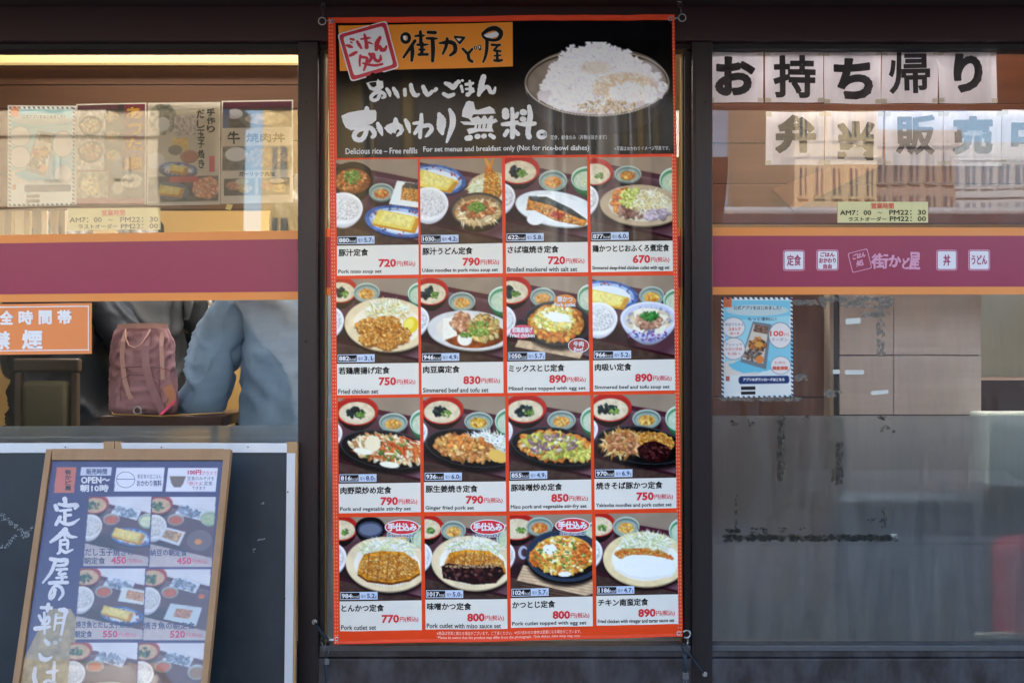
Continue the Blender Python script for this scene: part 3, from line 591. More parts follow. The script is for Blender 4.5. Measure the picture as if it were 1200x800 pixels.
# mullions
def mullion(a, c, inner):
    b = MB(); b.box(px(a), px(c), .0, .09, .112, pz(48)-.002, .0025); o = b.done('mullion', M_alu, shop)
    b = MB(); b.box(px(inner[0]), px(inner[1]), .02, .085, pz(757), pz(57.5)-.002); b.done('gasket_strip', M_gasket, o)
    b = MB(); b.box(px(inner[2]), px(inner[3]), .034, .06, pz(757), pz(58)-.003); b.done('edge_strip', M_gold, o)
for a_, c_ in ((370.6, 371.6), (814.6, 815.4)):
    b = MB(); b.box(px(a_), px(c_), -.0012, .002, .115, pz(50)); b.done('seam', M_gasket, shop)
    for y_ in (120, 400, 640):
        b = MB(); b.ring((px(a_+ (-12 if a_ < 500 else 12)), -.0012, pz(y_)), .0022, .0012, seg=10); b.done('screw', M_alu, shop)
mullion(349, 373, (373.2, 378, 378, 379)); mullion(811, 835, (803.5, 810.8, 800.6, 801.6))
mullion(-260, -240, (-239.8, -236, -235.9, -235)); mullion(1440, 1462, (1433, 1439.8, 1431, 1432))
# sills
for a, c in ((-239, 348.5), (373.5, 810.5), (835.5, 1439)):
    b = MB(); b.box(px(a), px(c), .012, .09, pz(764), pz(757.5), .0015); b.done('sill_bead', mat('bead_aluminium', '#5a5c60', .4, metal=.3, var=.5, vscale=20), shop)
b = MB(); b.box(X0, X1, .02, .12, pz(772), pz(764)-.001, .002); b.done('sill', M_sill, shop)
b = MB(); b.box(X0, X1, .006, .14, .11, pz(772)-.001, .003); b.done('kick_panel', M_sill, shop)
GD = .055
for a, c in ((-236, 349), (379, 803), (835, 1432)):
    b = MB(); b.box(px(a, GD), px(c, GD), GD, GD+.0001, pz(760, GD), pz(60, GD))
    V = [P(a, 760, GD), P(c, 760, GD), P(c, 60, GD), P(a, 60, GD)]
    mesh('window_pane', V, [(0, 1, 2, 3)], glass_mat('dusty_glass', 1.95, base=.02, dirt=.11) if a == 835 else M_glass, shop)

# frosted film on the inside of the panes
fm = bpy.data.materials.new('frosted_film'); fm.use_nodes = True; n = fm.node_tree.nodes; L = fm.node_tree.links; n.remove(n['Principled BSDF'])
rf = n.new('ShaderNodeBsdfRefraction'); rf.inputs['Roughness'].default_value = .42; rf.inputs['IOR'].default_value = 1.25; rf.inputs[0].default_value = (.8, .86, .92, 1)
df = n.new('ShaderNodeBsdfDiffuse'); df.inputs[0].default_value = (.43, .50, .54, 1)
tc = n.new('ShaderNodeTexCoord'); mp = n.new('ShaderNodeMapping'); mp.inputs['Scale'].default_value = (10, 1, 1); L.new(tc.outputs['Object'], mp.inputs[0])
t1 = n.new('ShaderNodeTexNoise'); t1.inputs['Scale'].default_value = 2; t1.inputs['Detail'].default_value = 8; L.new(mp.outputs[0], t1.inputs[0])
r1 = n.new('ShaderNodeMapRange'); r1.inputs[1].default_value = .3; r1.inputs[2].default_value = .75; r1.inputs[3].default_value = .32; r1.inputs[4].default_value = .5; L.new(t1.outputs[0], r1.inputs[0])
mx = n.new('ShaderNodeMixShader'); L.new(r1.outputs[0], mx.inputs[0]); L.new(rf.outputs[0], mx.inputs[1]); L.new(df.outputs[0], mx.inputs[2]); L.new(mx.outputs[0], n['Material Output'].inputs[0])
S_in = flat(GD+.004); S_out = flat(GD-.003)
for a, c, y in ((-236, 349, 498), (379, 803, 489), (835, 1432, 487)):
    quad('frosted_film', S_in, [(a, y+ (2 if a < 0 else 0)), (c, y), (c, 759), (a, 759)], fm, shop)

# printed film band across the panes
def band(a, c, yl, yr, bl, br, w1=9):
    q = lambda f0, f1: [(a, yl+(bl-yl)*f0), (c, yr+(br-yr)*f0), (c, yr+(br-yr)*f1), (a, yl+(bl-yl)*f1)]
    o = quad('film_band', S_out, q(0, 1), M_orange, shop, off=0); quad('colour_stripe', S_out, q(.125, .885), M_purple, o, off=.0005); return o
band(-236, 349, 279, 270, 356, 351); band(379, 803, 268, 267, 346, 346); bR = band(835, 1432, 266.5, 266.5, 345.3, 344.6)
Sb = lambda x, y, off=0: S_out(x, y, off+.001)
for x0, x1, y0, y1, tx in ((917.5, 943, 293, 317.3, [('定食', (922, 298.5, 938.5, 311.5))]), (956.5, 982.5, 292.5, 317, [('ごはん', (961, 295.5, 978, 301)), ('おかわり', (959.5, 302.3, 979.5, 308.3)), ('自由', (964.5, 309.3, 974.5, 315))]),
                           (1097, 1121.6, 292.8, 317, [('丼', (1105, 298.5, 1113.5, 311.5))]), (1134.5, 1160, 292.5, 317, [('うどん', (1138, 299, 1156.5, 310))])):
    poly('icon_border', Sb, rrect(x0, y0, x1, y1, 3), M_pinkwhite, bR); poly('icon_ring', Sb, rrect(x0+.9, y0+.9, x1-.9, y1-.9, 2.4), M_purple, bR, .0003); poly('icon_plate', Sb, rrect(x0+1.7, y0+1.7, x1-1.7, y1-1.7, 2), mat('icon_white', '#e3dfe8', .5), bR, .0006)
    text('icon_lettering', Sb, [(s, bx, dict(bold=.28)) for s, bx in tx], mat('magenta_ink', '#a02a5c', .5), bR, .0009)
def stampq(cx, cy, r, an): return [(cx+r*math.cos(R(an+90*k)), cy+r*math.sin(R(an+90*k))) for k in range(4)]
def stamp(surf, cx, cy, r, an, mats, par, off):
    for i, (q, mm) in enumerate(zip((1, .93, .80), mats)):
        pts = []
        c4 = np.array(stampq(0, 0, r*q, an))
        for k in range(4):
            a, b_, c_ = c4[k-1], c4[k], c4[(k+1) % 4]; pts += [tuple(b_+(a-b_)*.09), tuple(b_+((a-b_)+(c_-b_))*.02), tuple(b_+(c_-b_)*.09)]
        poly(('stamp_edge', 'stamp_frame', 'stamp_plate')[i], surf, [(cx+x, cy+y) for x, y in pts], mm, par, off+i*.0003)
stamp(Sb, 1007.5, 305.5, 16.8, 31, (M_pinkwhite, M_purple, M_purple), bR, 0)
text('shop_name', Sb, [('ごはん', (999, 298, 1014, 304.5), dict(bold=.3, slope=-.25)), ('処', (1003, 305.5, 1012, 313), dict(bold=.3, slope=-.25)), ('街', (1020.5, 297, 1041, 315.5), dict(bold=.6, brush=.02)), ('か', (1041, 299, 1056, 313), dict(bold=.6, brush=.02)), ('ど', (1057, 302, 1066, 315.5), dict(bold=.5, brush=.02)), ('屋', (1065, 295.5, 1078, 316), dict(bold=.6, brush=.02))], M_pinkwhite, bR, .0012)

# ------------------------------------------------------------------ the room behind the glass
wood = M_brownwood
room = mat('room_wall', '#b48a58', .7, var=.25, vscale=2); cream_w = mat('cream_wall', '#a8874c', .7, var=.2, vscale=2)
b = MB(); b.box(X0+.1, X1-.1, 3.4, 3.5, .12, ZT-.26); b.done('back_wall', cream_w, kind='structure')
b = MB(); b.box(X0+.1, X1-.1, .15, 3.5, .07, .12); b.done('floor', mat('room_floor', '#4a3a30', .5), kind='structure')
b = MB(); b.box(X0+.1, X1-.1, .26, 3.5, ZT-.30, ZT-.26); b.done('ceiling', mat('room_ceiling', '#cdbfa6', .8), kind='structure')
for s in (-1, 1):
    b = MB(); b.box(s*(X1-.1), s*(X1-.2), .15, 3.39, .12, ZT-.31); b.done('side_wall', room, kind='structure')
# bulkhead over the left bay: brown boarding with a lit cove above it
t = thing('window_pelmet', 'brown boarded pelmet hanging above the posters in the left window', 'pelmet', (px(100, .5), .5, 1.9))
zs = [pz(y, .5) for y in (246, 205, 165, 128, 100, 78)]
for i in range(5):
    b = MB(); b.box(px(-330, .5), px(352, .5), .5+.002*(i % 2), .54, zs[i]+.0015, zs[i+1], .002); b.done('board', mat('pelmet_board', '#5f4028', .5, var=.5, vscale=5, vcol='#4a3020', stretch=(.3, 1, 6)), t)
t = thing('cove_light', 'long warm cove light along the top of the left window', 'lamp', (px(100, .5), .6, 2.2))
b = MB(); b.box(px(-330, .5), px(351, .5), .47, .499, pz(77, .5), pz(67.5, .5), .003); b.done('diffuser', mat('cove_diffuser', '#ffd892', .5, emit=.1), t)
b = MB(); b.box(px(-330, .5), px(351, .5), .5, .56, pz(77, .5)+.001, pz(50, .5)); b.done('housing', mat('dark_housing', '#2a1c16', .6), t)
# right bay wall high up
t = thing('window_pelmet', 'red brown boarded pelmet behind the takeaway papers in the right window', 'pelmet', (px(1100, .4), .4, 1.6))
zs = [pz(y, .45) for y in (262, 216, 168, 122, 56)]
for i in range(4):
    b = MB(); b.box(px(815, .45), px(1470, .45), .45+.002*(i % 2), .49, zs[i]+.0015, zs[i+1], .002); b.done('board', mat('red_board', '#74401e', .5, var=.6, vscale=5, vcol='#582e14', stretch=(.3, 1, 6)), t)
b = MB(); v = [P(905, 222, .43), P(930, 246, .43), P(1075, 172, .43), P(1065, 160, .43)]; V = v+[(x, y+.015, z) for x, y, z in v]
b.add(V, [(0, 1, 2, 3), (7, 6, 5, 4), (0, 4, 5, 1), (1, 5, 6, 2), (2, 6, 7, 3), (3, 7, 4, 0)]); b.done('brace', mat('orange_board', '#8c5026', .5, var=.4, vscale=5), t)
# right bay lower: boarded partition close to the glass, edge post, notices
t = thing('board_partition', 'pale grey brown boarded partition behind the right window', 'partition', (px(1070, .3), .3, .3))
gb = mat('greybrown_board', '#d6cbc6', .6, var=.5, vscale=3, vcol='#b9aaa2', stretch=(.5, 1, 5))
for x0, x1, y0, y1 in ((984, 1047, 340, 416), (1047.8, 1150, 340, 416), (984, 1047, 417, 486), (1047.8, 1150, 417, 486), (984, 1150, 487, 575)):
    b = MB(); b.box(px(x0, .3), px(x1, .3), .3+rng.random()*.003, .32, pz(y1, .3)+.001, pz(y0, .3), .0012); b.done('panel', gb, t)
b = MB(); b.box(px(971, .29), px(976, .29), .28, .34, pz(580, .29), pz(345, .29), .001); b.done('edge_post', mat('pale_post', '#9a8a78', .5), t)
b = MB(); b.box(px(976.2, .29), px(983.6, .29), .295, .34, pz(580, .29), pz(345, .29), .001); b.done('dark_post', mat('dark_post', '#33302e', .5), t)
b = MB(); b.box(px(984, .3), px(1150, .3), .3205, .35, pz(576, .3), pz(338, .3)); b.done('light_stop', MATS['dark_post'], bpy.data.objects['board_partition'])  # unseen dark sheet, added to stop lamp light leaking through the panel seams
t = thing('cupboard', 'dark brown wooden cupboard behind the app poster', 'cupboard', (px(900, .36), .4, .3))
for x0, x1, y0, y1 in ((790, 905, 340, 465), (906, 970.5, 340, 465), (790, 890, 466, 560), (891, 970.5, 466, 560), (790, 970.5, 561, 700)):
    b = MB(); b.box(px(x0, .36), px(x1, .36), .36+rng.random()*.004, .4, pz(y1, .36)+.001, pz(y0, .36), .0015); b.done('panel', mat('cupboard_wood', '#74492a', .5, var=.7, vscale=6, vcol='#533018', stretch=(6, 1, .6)), t)
b = MB(); b.box(px(790, .36), px(970, .36), .4005, .42, .13, pz(338, .36)); b.done('light_stop', MATS['dark_post'], t)  # added behind the cupboard panels to block light from the gaps
t = thing('shelf_unit', 'low dark brown shelf end at the right edge of the window', 'shelf', (px(1200, .45), .5, .3))
b = MB(); b.box(px(1140, .45), px(1330, .45), .45, .75, pz(482, .45), pz(445, .45), .002); b.done('shelf', mat('shelf_wood', '#4a3428', .5, var=.5, vscale=5, stretch=(.5, 1, 6)), t)
b = MB(); b.box(px(1140, .45), px(1330, .45), .46, .75, .12, pz(482.5, .45)); b.done('carcass', mat('shelf_carcass', '#2c3844', .6), t)
b = MB(); b.box(px(1140, .8), px(1500, .8), .8, .84, .12, pz(300, .8)); b.done('pillar', mat('pale_pillar', '#a9b2a4', .7, var=.2, vscale=2), kind='structure')
t = thing('counter', 'dark blue panelled counter seen through the frosted glass', 'counter', (px(1000, .45), .5, .3))
b = MB(); b.box(px(770, .42), px(1139, .42), .42, .9, .12, pz(588, .42), .01); b.done('front', mat('counter_blue', '#35587a', .5, var=.3, vscale=2), t)
b = MB(); b.box(px(770, .42), px(1139, .42), .41, .92, pz(588, .42)+.001, pz(580, .42), .003); b.done('counter_top', mat('counter_top', '#33465a', .6), t)
t = thing('box', 'pale green white box blurred behind the frosted glass at the right edge', 'box', (px(1180, .14), .14, 1))
b = MB(); b.box(px(1154, .14), px(1235, .14), .13, .25, pz(569, .14), pz(484, .14), .006); b.box(px(1160, .13), px(1228, .13), .127, .1305, pz(500, .14), pz(494, .14)); b.done('body', mat('pale_box', '#eafaf6', .6), t)
t = thing('fire_extinguisher', 'red canister blurred behind the frosted glass at the right edge', 'canister', (px(1186, .2), .22, .35))
b = MB(); bm = bmesh.new(); bmesh.ops.create_cone(bm, cap_ends=True, segments=28, radius1=.075, radius2=.075, depth=.28)
for v in bm.verts: v.co += Vector((px(1188, .15), .15, pz(690, .2)))
b.bm(bm); bm = bmesh.new(); bmesh.ops.create_uvsphere(bm, u_segments=24, v_segments=10, radius=.075)
for v in bm.verts: v.co = Vector((v.co.x+px(1188, .15), v.co.y+.15, v.co.z*.6+pz(690, .2)+.14))
b.bm(bm); b.done('cylinder', mat('red_enamel', '#e01c34', .35), t); b = MB(); b.box(px(1188, .2)-.02, px(1188, .2)+.05, .18, .22, pz(690, .2)+.17, pz(690, .2)+.2, .004); b.done('valve', M_gasket, t)
b = MB(); V = [P(1145, 743, .075), P(1215, 740, .075), P(1215, 747, .075), P(1145, 748, .075)]; V += [(x, y+.03, z) for x, y, z in V]
b.add(V, [(0, 3, 2, 1), (4, 5, 6, 7), (0, 1, 5, 4), (3, 7, 6, 2), (0, 4, 7, 3), (1, 2, 6, 5)]); b.done('ledge_strip', mat('pale_strip', '#dcebe0', .5), label='pale strip lying on the inner ledge at the right end of the frosted glass', cat='strip')
# ceiling lamps
for x in (-1.6, -.6, .9, 2.2):
    t = thing('ceiling_lamp', 'square ceiling lamp above the '+{-1.6: 'far left tables', -.6: 'table with the pink backpack', .9: 'dark brown cupboard', 2.2: 'pale pillar'}[x], 'lamp', (x, .9, ZT-.31), 'ceiling lamps of the shop')
    b = MB(); b.box(x-.3, x+.3, .6, 1.2, ZT-.335, ZT-.301, .005); b.done('frame', M_white, t)
    b = MB(); b.box(x-.27, x+.27, .63, 1.17, ZT-.345, ZT-.336); b.done('diffuser', mat('lamp_glow', '#fff6ea', .5, emit=8), t)
# unseen fill lights, added to brighten papers, posters and seats by the glass
for x, lb in ((-1.1, 'slim strip lamp under the pelmet over the left window seats'), (1.3, 'slim strip lamp behind the pelmet boards over the right partition')):
    t = thing('fill_strip', lb, 'lamp', (x, .25, ZT-.33), 'strip lamps at the windows')
    b = MB(); b.box(x-.6, x+.6, .24, .32, ZT-.33, ZT-.30, .004); b.done('housing', M_white, t)
    b = MB(); b.box(x-.58, x+.58, .25, .31, ZT-.342, ZT-.331); b.done('tube', mat('fill_glow', '#fff4e6', .5, emit=7) if x < 0 else mat('dim_fill_glow', '#ffeed8', .5, emit=4), t)

# ---- left room: people, backpack, stools
def skin(name, joints, edges, m, parent=None, sub=2, root=0, **k):
    me = bpy.data.meshes.new('s'); me.from_pydata([j[0] for j in joints], edges, []); o = bpy.data.objects.new('s', me); COL.objects.link(o)
    o.modifiers.new('k', 'SKIN'); s = o.modifiers.new('u', 'SUBSURF'); s.levels = s.render_levels = sub
    for i, j in enumerate(joints):
        r = j[1]; me.skin_vertices[0].data[i].radius = r if isinstance(r, tuple) else (r, r)
    me.skin_vertices[0].data[root].use_root = True
    ev = bpy.data.meshes.new_from_object(o.evaluated_get(bpy.context.evaluated_depsgraph_get()))
    v = np.array([q.co[:] for q in ev.vertices]); f = [list(p.vertices) for p in ev.polygons]
    bpy.data.objects.remove(o); bpy.data.meshes.remove(ev)
    return v, f
def person(label, x, y, zf, H, cloth, hair, pose, skinc='#c79a7c', rz=0.0, tr='#262a34'):
    t = thing('person', label, 'person', (x, y, zf)); s = H/1.7
    def W(p): c, n_ = math.cos(rz), math.sin(rz); return (x+(p[0]*c-p[1]*n_)*s, y+(p[0]*n_+p[1]*c)*s, zf+p[2]*s)
    sc = lambda r: tuple(q*s for q in r) if isinstance(r, tuple) else r*s
    # body: y+ is forwards (into the room), the back faces the glass
    J = [((0, 0, .95), (.16, .12)), ((0, .0, 1.12), (.15, .115)), ((0, -.01, 1.28), (.135, .10)), ((0, 0, 1.42), (.075, .06)), ((0, .02, 1.50), (.05, .05)), ((0, .03, 1.60), (.085, .10)), ((0, .03, 1.68), (.07, .085))]
    E = [(0, 1), (1, 2), (2, 3), (3, 4), (4, 5), (5, 6)]
    for sg in (-1, 1):
        el, wr, hd = pose[0 if sg < 0 else 1]; n0 = len(J)
        J += [((sg*.16, 0, 1.36), .05), (el, .05), (wr, .04), (hd, .035)]; E += [(3, n0), (n0, n0+1), (n0+1, n0+2), (n0+2, n0+3)]
        n0 = len(J); J += [((sg*.1, 0, .86), .1), ((sg*.11, .03, .48), .07), ((sg*.11, 0, .09), .05), ((sg*.12, .13, .04), .04)]; E += [(0, n0), (n0, n0+1), (n0+1, n0+2), (n0+2, n0+3)]
    v, f = skin('b', [(W(p), sc(r)) for p, r in J], E, None); mesh('body', v, f, mat('skin_'+skinc[1:], skinc, .55), t, smooth=True)
    # garment shell
    Jc = [((0, 0, .66), (.215, .165)), ((0, 0, .92), (.215, .165)), ((0, 0, 1.12), (.195, .15)), ((0, -.01, 1.28), (.21, .155)), ((0, 0, 1.43), (.12, .095)), ((0, .015, 1.52), (.075, .075))]; Ec = [(0, 1), (1, 2), (2, 3), (3, 4), (4, 5)]
    for sg in (-1, 1):
        el, wr, hd = pose[0 if sg < 0 else 1]; n0 = len(Jc); a = Vector((sg*.18, 0, 1.37)); e = Vector(el); m1 = a.lerp(e, .5)+Vector((sg*.02, 0, 0))
        Jc += [(tuple(a), .10), (tuple(m1), .09), (tuple(a.lerp(e, .85)), .084), (tuple(e+Vector((0, 0, -.02))), .08), (tuple(e.lerp(Vector(wr), .5)), .075), (wr, .06)]; Ec += [(3, n0)]+[(n0+i, n0+i+1) for i in range(5)]
    v, f = skin('c', [(W(p), sc(r)) for p, r in Jc], Ec, None, sub=4)
    for i in range(len(v)):
        q = v[i]; zz = (q[2]-zf)/s; nz = (max(0, 1-abs(mnoise.noise(Vector((q[0]*7+q[2]*3, q[1]*7, q[2]*5-q[0]*3))))*4))**2*.020+(max(0, 1-abs(mnoise.noise(Vector((q[0]*13+5+q[2]*4, q[1]*13, q[2]*10)))*4)))**2*.005; cc = np.array([q[0]-x, q[1]-y, 0]); q += cc/max(np.linalg.norm(cc), .05)*nz; q[1] += .002*math.sin(zz*42+q[0]*18)
    mesh('jumper', v, f, cloth, t, smooth=True)
    v, f = skin('t', [(W(p), sc(r)) for p, r in [((0, 0, .92), (.185, .14)), ((-.1, 0, .82), .115), ((-.11, .03, .48), .085), ((-.11, 0, .12), .07), ((.1, 0, .82), .115), ((.11, .03, .48), .085), ((.11, 0, .12), .07)]], [(0, 1), (1, 2), (2, 3), (0, 4), (4, 5), (5, 6)], None)
    mesh('trousers', v, f, mat('trousers'+tr[1:], tr, .8), t, smooth=True)
    hm = mat('hair_'+hair[1:], hair, .45, bump=.6, bscale=90)
    bm = bmesh.new(); bmesh.ops.create_icosphere(bm, subdivisions=4, radius=1)
    for q in bm.verts:
        d = 1+.05*math.sin(q.co.x*9+q.co.z*7)+.03*math.sin(q.co.x*23); c = q.co
        q.co = Vector(W((c.x*.105*d, -.005+c.y*.115*d, 1.62+c.z*.125*d-(.03 if c.y < 0 else -.02))))
    b = MB(); b.bm(bm); b.done('hair', hm, t, smooth=True)
    return t
blue = mat('blue_knit', '#7d9ab6', .9, var=.45, vscale=5, vcol='#5d7a9c', bump=.9, bscale=240, stretch=(1, 1, 3))
dk = mat('navy_jacket', '#161c26', .6, var=.5, vscale=4, vcol='#27323e', bump=.5, bscale=40)
person('person in pale blue jumper standing with their back to the left window', px(354, .42), .42, .12, 1.68, blue, '#1d1a1c', (((-.325, .0, .99), (-.385, .2, .97), (-.41, .28, .98)), ((.33, .02, 1.0), (.27, .24, 1.0), (.24, .33, 1.02))), rz=.12)
person('person in dark navy jacket standing behind the pink backpack', px(74, 1.0), 1.0, .12, 1.68, dk, '#17130f', (((-.3, .1, 1.08), (-.12, .3, 1.1), (-.04, .34, 1.12)), ((.31, .05, 1.06), (.22, .28, 1.05), (.17, .36, 1.06))), rz=-.3)
person('person in black coat in the background, right of the pink backpack', px(166, 1.5), 1.5, .12, 1.7, mat('black_coat', '#101318', .7, var=.4, vscale=6, vcol='#232c34'), '#0f0d0c', (((-.3, .1, 1.08), (-.12, .3, 1.1), (-.04, .34, 1.12)), ((.3, .05, 1.06), (.2, .28, 1.05), (.15, .36, 1.06))), rz=.5)

# backpack
t = thing('backpack', 'dusty pink backpack with loop handle standing on the stool by the left window', 'backpack', (px(168, .3), .32, pz(484, .3)))
D0 = .3; pk = mat('pink_canvas', '#a8828a', .8, var=.45, vscale=7, vcol='#966a76', bump=.6, bscale=160); pk2 = mat('pink_trim', '#cba49c', .7, var=.2, vscale=6)
def bp(x, y, d): return P(x, y, D0+d)
rows = [(486, 131, 207, .02, .15), (480, 128, 209, .0, .16), (450, 128.5, 207, -.006, .165), (420, 129.5, 204, -.004, .16), (400, 131, 204, .006, .15), (390, 134, 199, .012, .14), (385, 138, 196, .02, .125), (381, 139.5, 194, .03, .11)]
ys_ = np.linspace(486, 381, 44); rr_ = np.array(rows)[::-1]; rows = [tuple([y]+[float(np.interp(y, rr_[:, 0], rr_[:, k])) for k in range(1, 5)]) for y in ys_]
V = []; F = []; ns = 72
for y, x0, x1, f0, f1 in rows:
    for k in range(ns):
        a = 2*math.pi*k/ns; u, q = math.cos(a), math.sin(a); u = math.copysign(abs(u)**.55, u); q = math.copysign(abs(q)**.55, q)
        nz = (max(0, 1-abs(mnoise.noise(Vector((u*2.2, q*2.2, y*.045+u))))*4))**2+.5*(max(0, 1-abs(mnoise.noise(Vector((u*5, q*5, y*.09-u*2))))*4))**2; cx = (x0+x1)/2+u*((x1-x0)/2+nz*1.6); dd = (f0+f1)/2+q*((f1-f0)/2+nz*.012)
        V.append(bp(cx, y, dd))
for r_ in range(len(rows)-1):
    for k in range(ns): F.append((r_*ns+k, r_*ns+(k+1) % ns, (r_+1)*ns+(k+1) % ns, (r_+1)*ns+k))
F.append(tuple(range(ns))[::-1]); F.append(tuple((len(rows)-1)*ns+k for k in range(ns)))
mesh('pack_body', V, F, pk, t, smooth=True)
def strap(name, pts, wpx, m, dep=.004):
    V = []; F = []; n_ = len(pts)
    for i, (x, y, d) in enumerate(pts):
        a = np.array(pts[max(i-1, 0)][:2]); c = np.array(pts[min(i+1, n_-1)][:2]); tt = (c-a)/max(np.linalg.norm(c-a), 1e-6); nn = np.array([-tt[1], tt[0]])*wpx/2
        V += [bp(x-nn[0], y-nn[1], d), bp(x+nn[0], y+nn[1], d), bp(x+nn[0], y+nn[1], d+dep), bp(x-nn[0], y-nn[1], d+dep)]
    for i in range(n_-1):
        q = i*4
        for j in range(4): F.append((q+j, q+(j+1) % 4, q+4+(j+1) % 4, q+4+j))
    F += [(0, 1, 2, 3), tuple(len(V)-4+j for j in (3, 2, 1, 0))]; return mesh(name, V, F, m, t, smooth=False)
strap('shoulder_strap', [(148, 388, .0), (144, 400, -.014), (143, 420, -.018), (146, 445, -.018), (151, 462, -.012), (158, 474, .0)], 5.5, pk2)
strap('shoulder_strap', [(172, 388, .0), (170, 405, -.02), (171, 430, -.026), (177, 452, -.024), (185, 470, -.02), (191, 484, -.01)], 9, pk)
strap('strap_padding', [(190, 389, .0), (189, 405, -.012), (190, 425, -.014), (191, 445, -.012)], 5, pk2)
strap('top_flap', [(139, 383, .014), (160, 381.5, .008), (180, 381.5, .008), (197, 382.5, .014)], 6, pk2, .01)
strap('side_pocket', [(196, 452, -.006), (200, 462, -.008), (200, 476, -.006)], 12, mat('tan_pocket', '#c08a6c', .8))
b = MB(); b.tube([bp(*q) for q in ((147, 386, .0), (147, 396, -.02), (151, 405, -.03), (158, 408, -.032), (166, 403, -.028), (173, 392, -.015), (176, 386, .0))], .0028); b.done('loop_handle', pk2, t, smooth=True)
b = MB(); b.ring(bp(161, 481, -.02), .012, .003); b.done('buckle', mat('grey_buckle', '#a8a8ac', .4), t)
b = MB(); b.add([bp(186, 486, -.03), bp(190, 486, -.03), bp(207, 469, -.02), bp(203, 469, -.02), bp(186, 486, -.026), bp(190, 486, -.026), bp(207, 469, -.016), bp(203, 469, -.016)], [(0, 1, 2, 3), (7, 6, 5, 4), (0, 4, 5, 1), (1, 5, 6, 2), (2, 6, 7, 3), (3, 7, 4, 0)]); b.done('luggage_tag', mat('hot_pink', '#e2407a', .5), t)
# stool / bench under it
b = MB(); b.tube([bp(*q) for q in ((138, 432, -.014), (150, 430, -.02), (165, 429.5, -.021), (180, 430, -.02), (198, 433, -.012))], .0011); b.done('zip', mat('zip_dark', '#6e4a54', .5), t)
b = MB(); b.tube([bp(*q) for q in ((141, 470, -.014), (142, 445, -.018), (152, 439, -.022), (176, 439, -.022), (187, 445, -.018), (188, 470, -.012))], .0009); b.done('zip', MATS['zip_dark'], t)
t = thing('window_stool', 'dark brown cushioned stool with metal edge under the pink backpack', 'stool', (px(200, .3), .35, .3))
b = MB(); b.box(px(120, .28), px(263, .28), .26, .56, pz(500, .28), pz(486.5, .28), .006); b.done('seat', mat('brown_leatherette', '#3a1e18', .35, var=.3, vscale=10), t)
b = MB(); b.tube([P(131, 482, .25), P(132, 485, .25), P(190, 487.5, .25), P(262, 483.5, .25), P(263, 480, .25)], .0022); b.done('edge_trim', mat('brass_trim', '#c8a868', .3, metal=.8), t)
for xx in (126, 256):
    for dd in (.29, .53):
        b = MB(); b.tube([(px(xx, .28), dd, .12), (px(xx, .28), dd, pz(500, .28))], .014); b.done('leg', M_gasket, t)
# chairs at the far left, counter, picture
t = thing('dining_chair', 'dark wooden chair with cushioned back beneath the no smoking sign', 'chair', (px(40, .5), .6, .3))
ol = mat('olive_upholstery', '#4a4630', .7, var=.4, vscale=5); cw = mat('chair_wood', '#3c3022', .5, var=.3, vscale=6)
b = MB(); b.box(px(14, .5), px(92, .5), .5, .535, pz(436, .5), pz(420, .5), .008); b.done('top_rail', cw, t)
for xx in (20, 86): b = MB(); b.box(px(xx-4, .5), px(xx+4, .5), .502, .53, pz(560, .5), pz(437, .5), .004); b.done('back_post', cw, t)
b = MB(); b.box(px(26, .5), px(80, .5), .49, .54, pz(520, .5), pz(446, .5), .018); b.done('back_cushion', ol, t, smooth=True)
b = MB(); b.box(px(12, .5), px(94, .5), .5, .9, pz(560, .5), pz(545, .5), .01); b.done('seat', ol, t)
for xx in (10, 80):
    for dd in (.52, .88): b = MB(); b.tube([(px(xx, .5), dd, .12), (px(xx, .5), dd, pz(560, .5))], .014); b.done('leg', cw, t)
t = thing('partition_screen', 'dark blue slatted screen behind the backpack', 'screen', (px(150, 1.8), 1.8, .3))
for i in range(20):
    b = MB(); y0 = 285+i*13; b.box(px(50, 1.8), px(214, 1.8), 1.8, 1.83, pz(y0+12, 1.8)/1, pz(y0, 1.8), .002); b.done('slat', mat('blue_slat', '#22323e', .6), t)
t = thing('framed_picture', 'small framed picture on the cream wall between backpack and blue jumper', 'picture', (px(238, 1.9), 1.9, pz(372, 1.9)))
b = MB(); b.box(px(224, 1.75), px(256, 1.75), 1.75, 1.77, pz(395, 1.75), pz(338, 1.75)); b.done('mount', mat('picture_frame', '#8a5a3c', .5), t)
p = Pic(30, 50, '#4a4444'); p.ell(.3, .5, .16, .3, '#c8c0b4', tex=.4); p.ell(.7, .5, .18, .34, '#a8a098', tex=.4); p.scat(.5, .5, .4, .4, 30, .04, ['#3a3434', '#8a8078', '#e0d8c8'], 2)
paint('artwork', flat(1.748), rect(227, 342, 253, 390), p, M_poster, t, 0)
b = MB(); b.box(px(-200, 2.3), px(330, 2.3), 2.3, 2.34, .12, pz(230, 2.3)); b.done('inner_wall', cream_w, kind='structure')
t = thing('vertical_blind', 'row of pale beige vertical slats at the far left below the posters', 'blind', (px(40, .45), .45, 1))
for i in range(9):
    x0 = -14+i*10.4; b = MB(); b.box(px(x0, .6), px(x0+[7, 9, 6, 9][i % 4], .6), .6, .615, pz(345, .6), pz(236, .6), .002); b.done('slat', mat('beige_slat_%d' % (i % 3), ['#d8c9a0', '#b09a70', '#8a7a5c'][i % 3], .6), t)

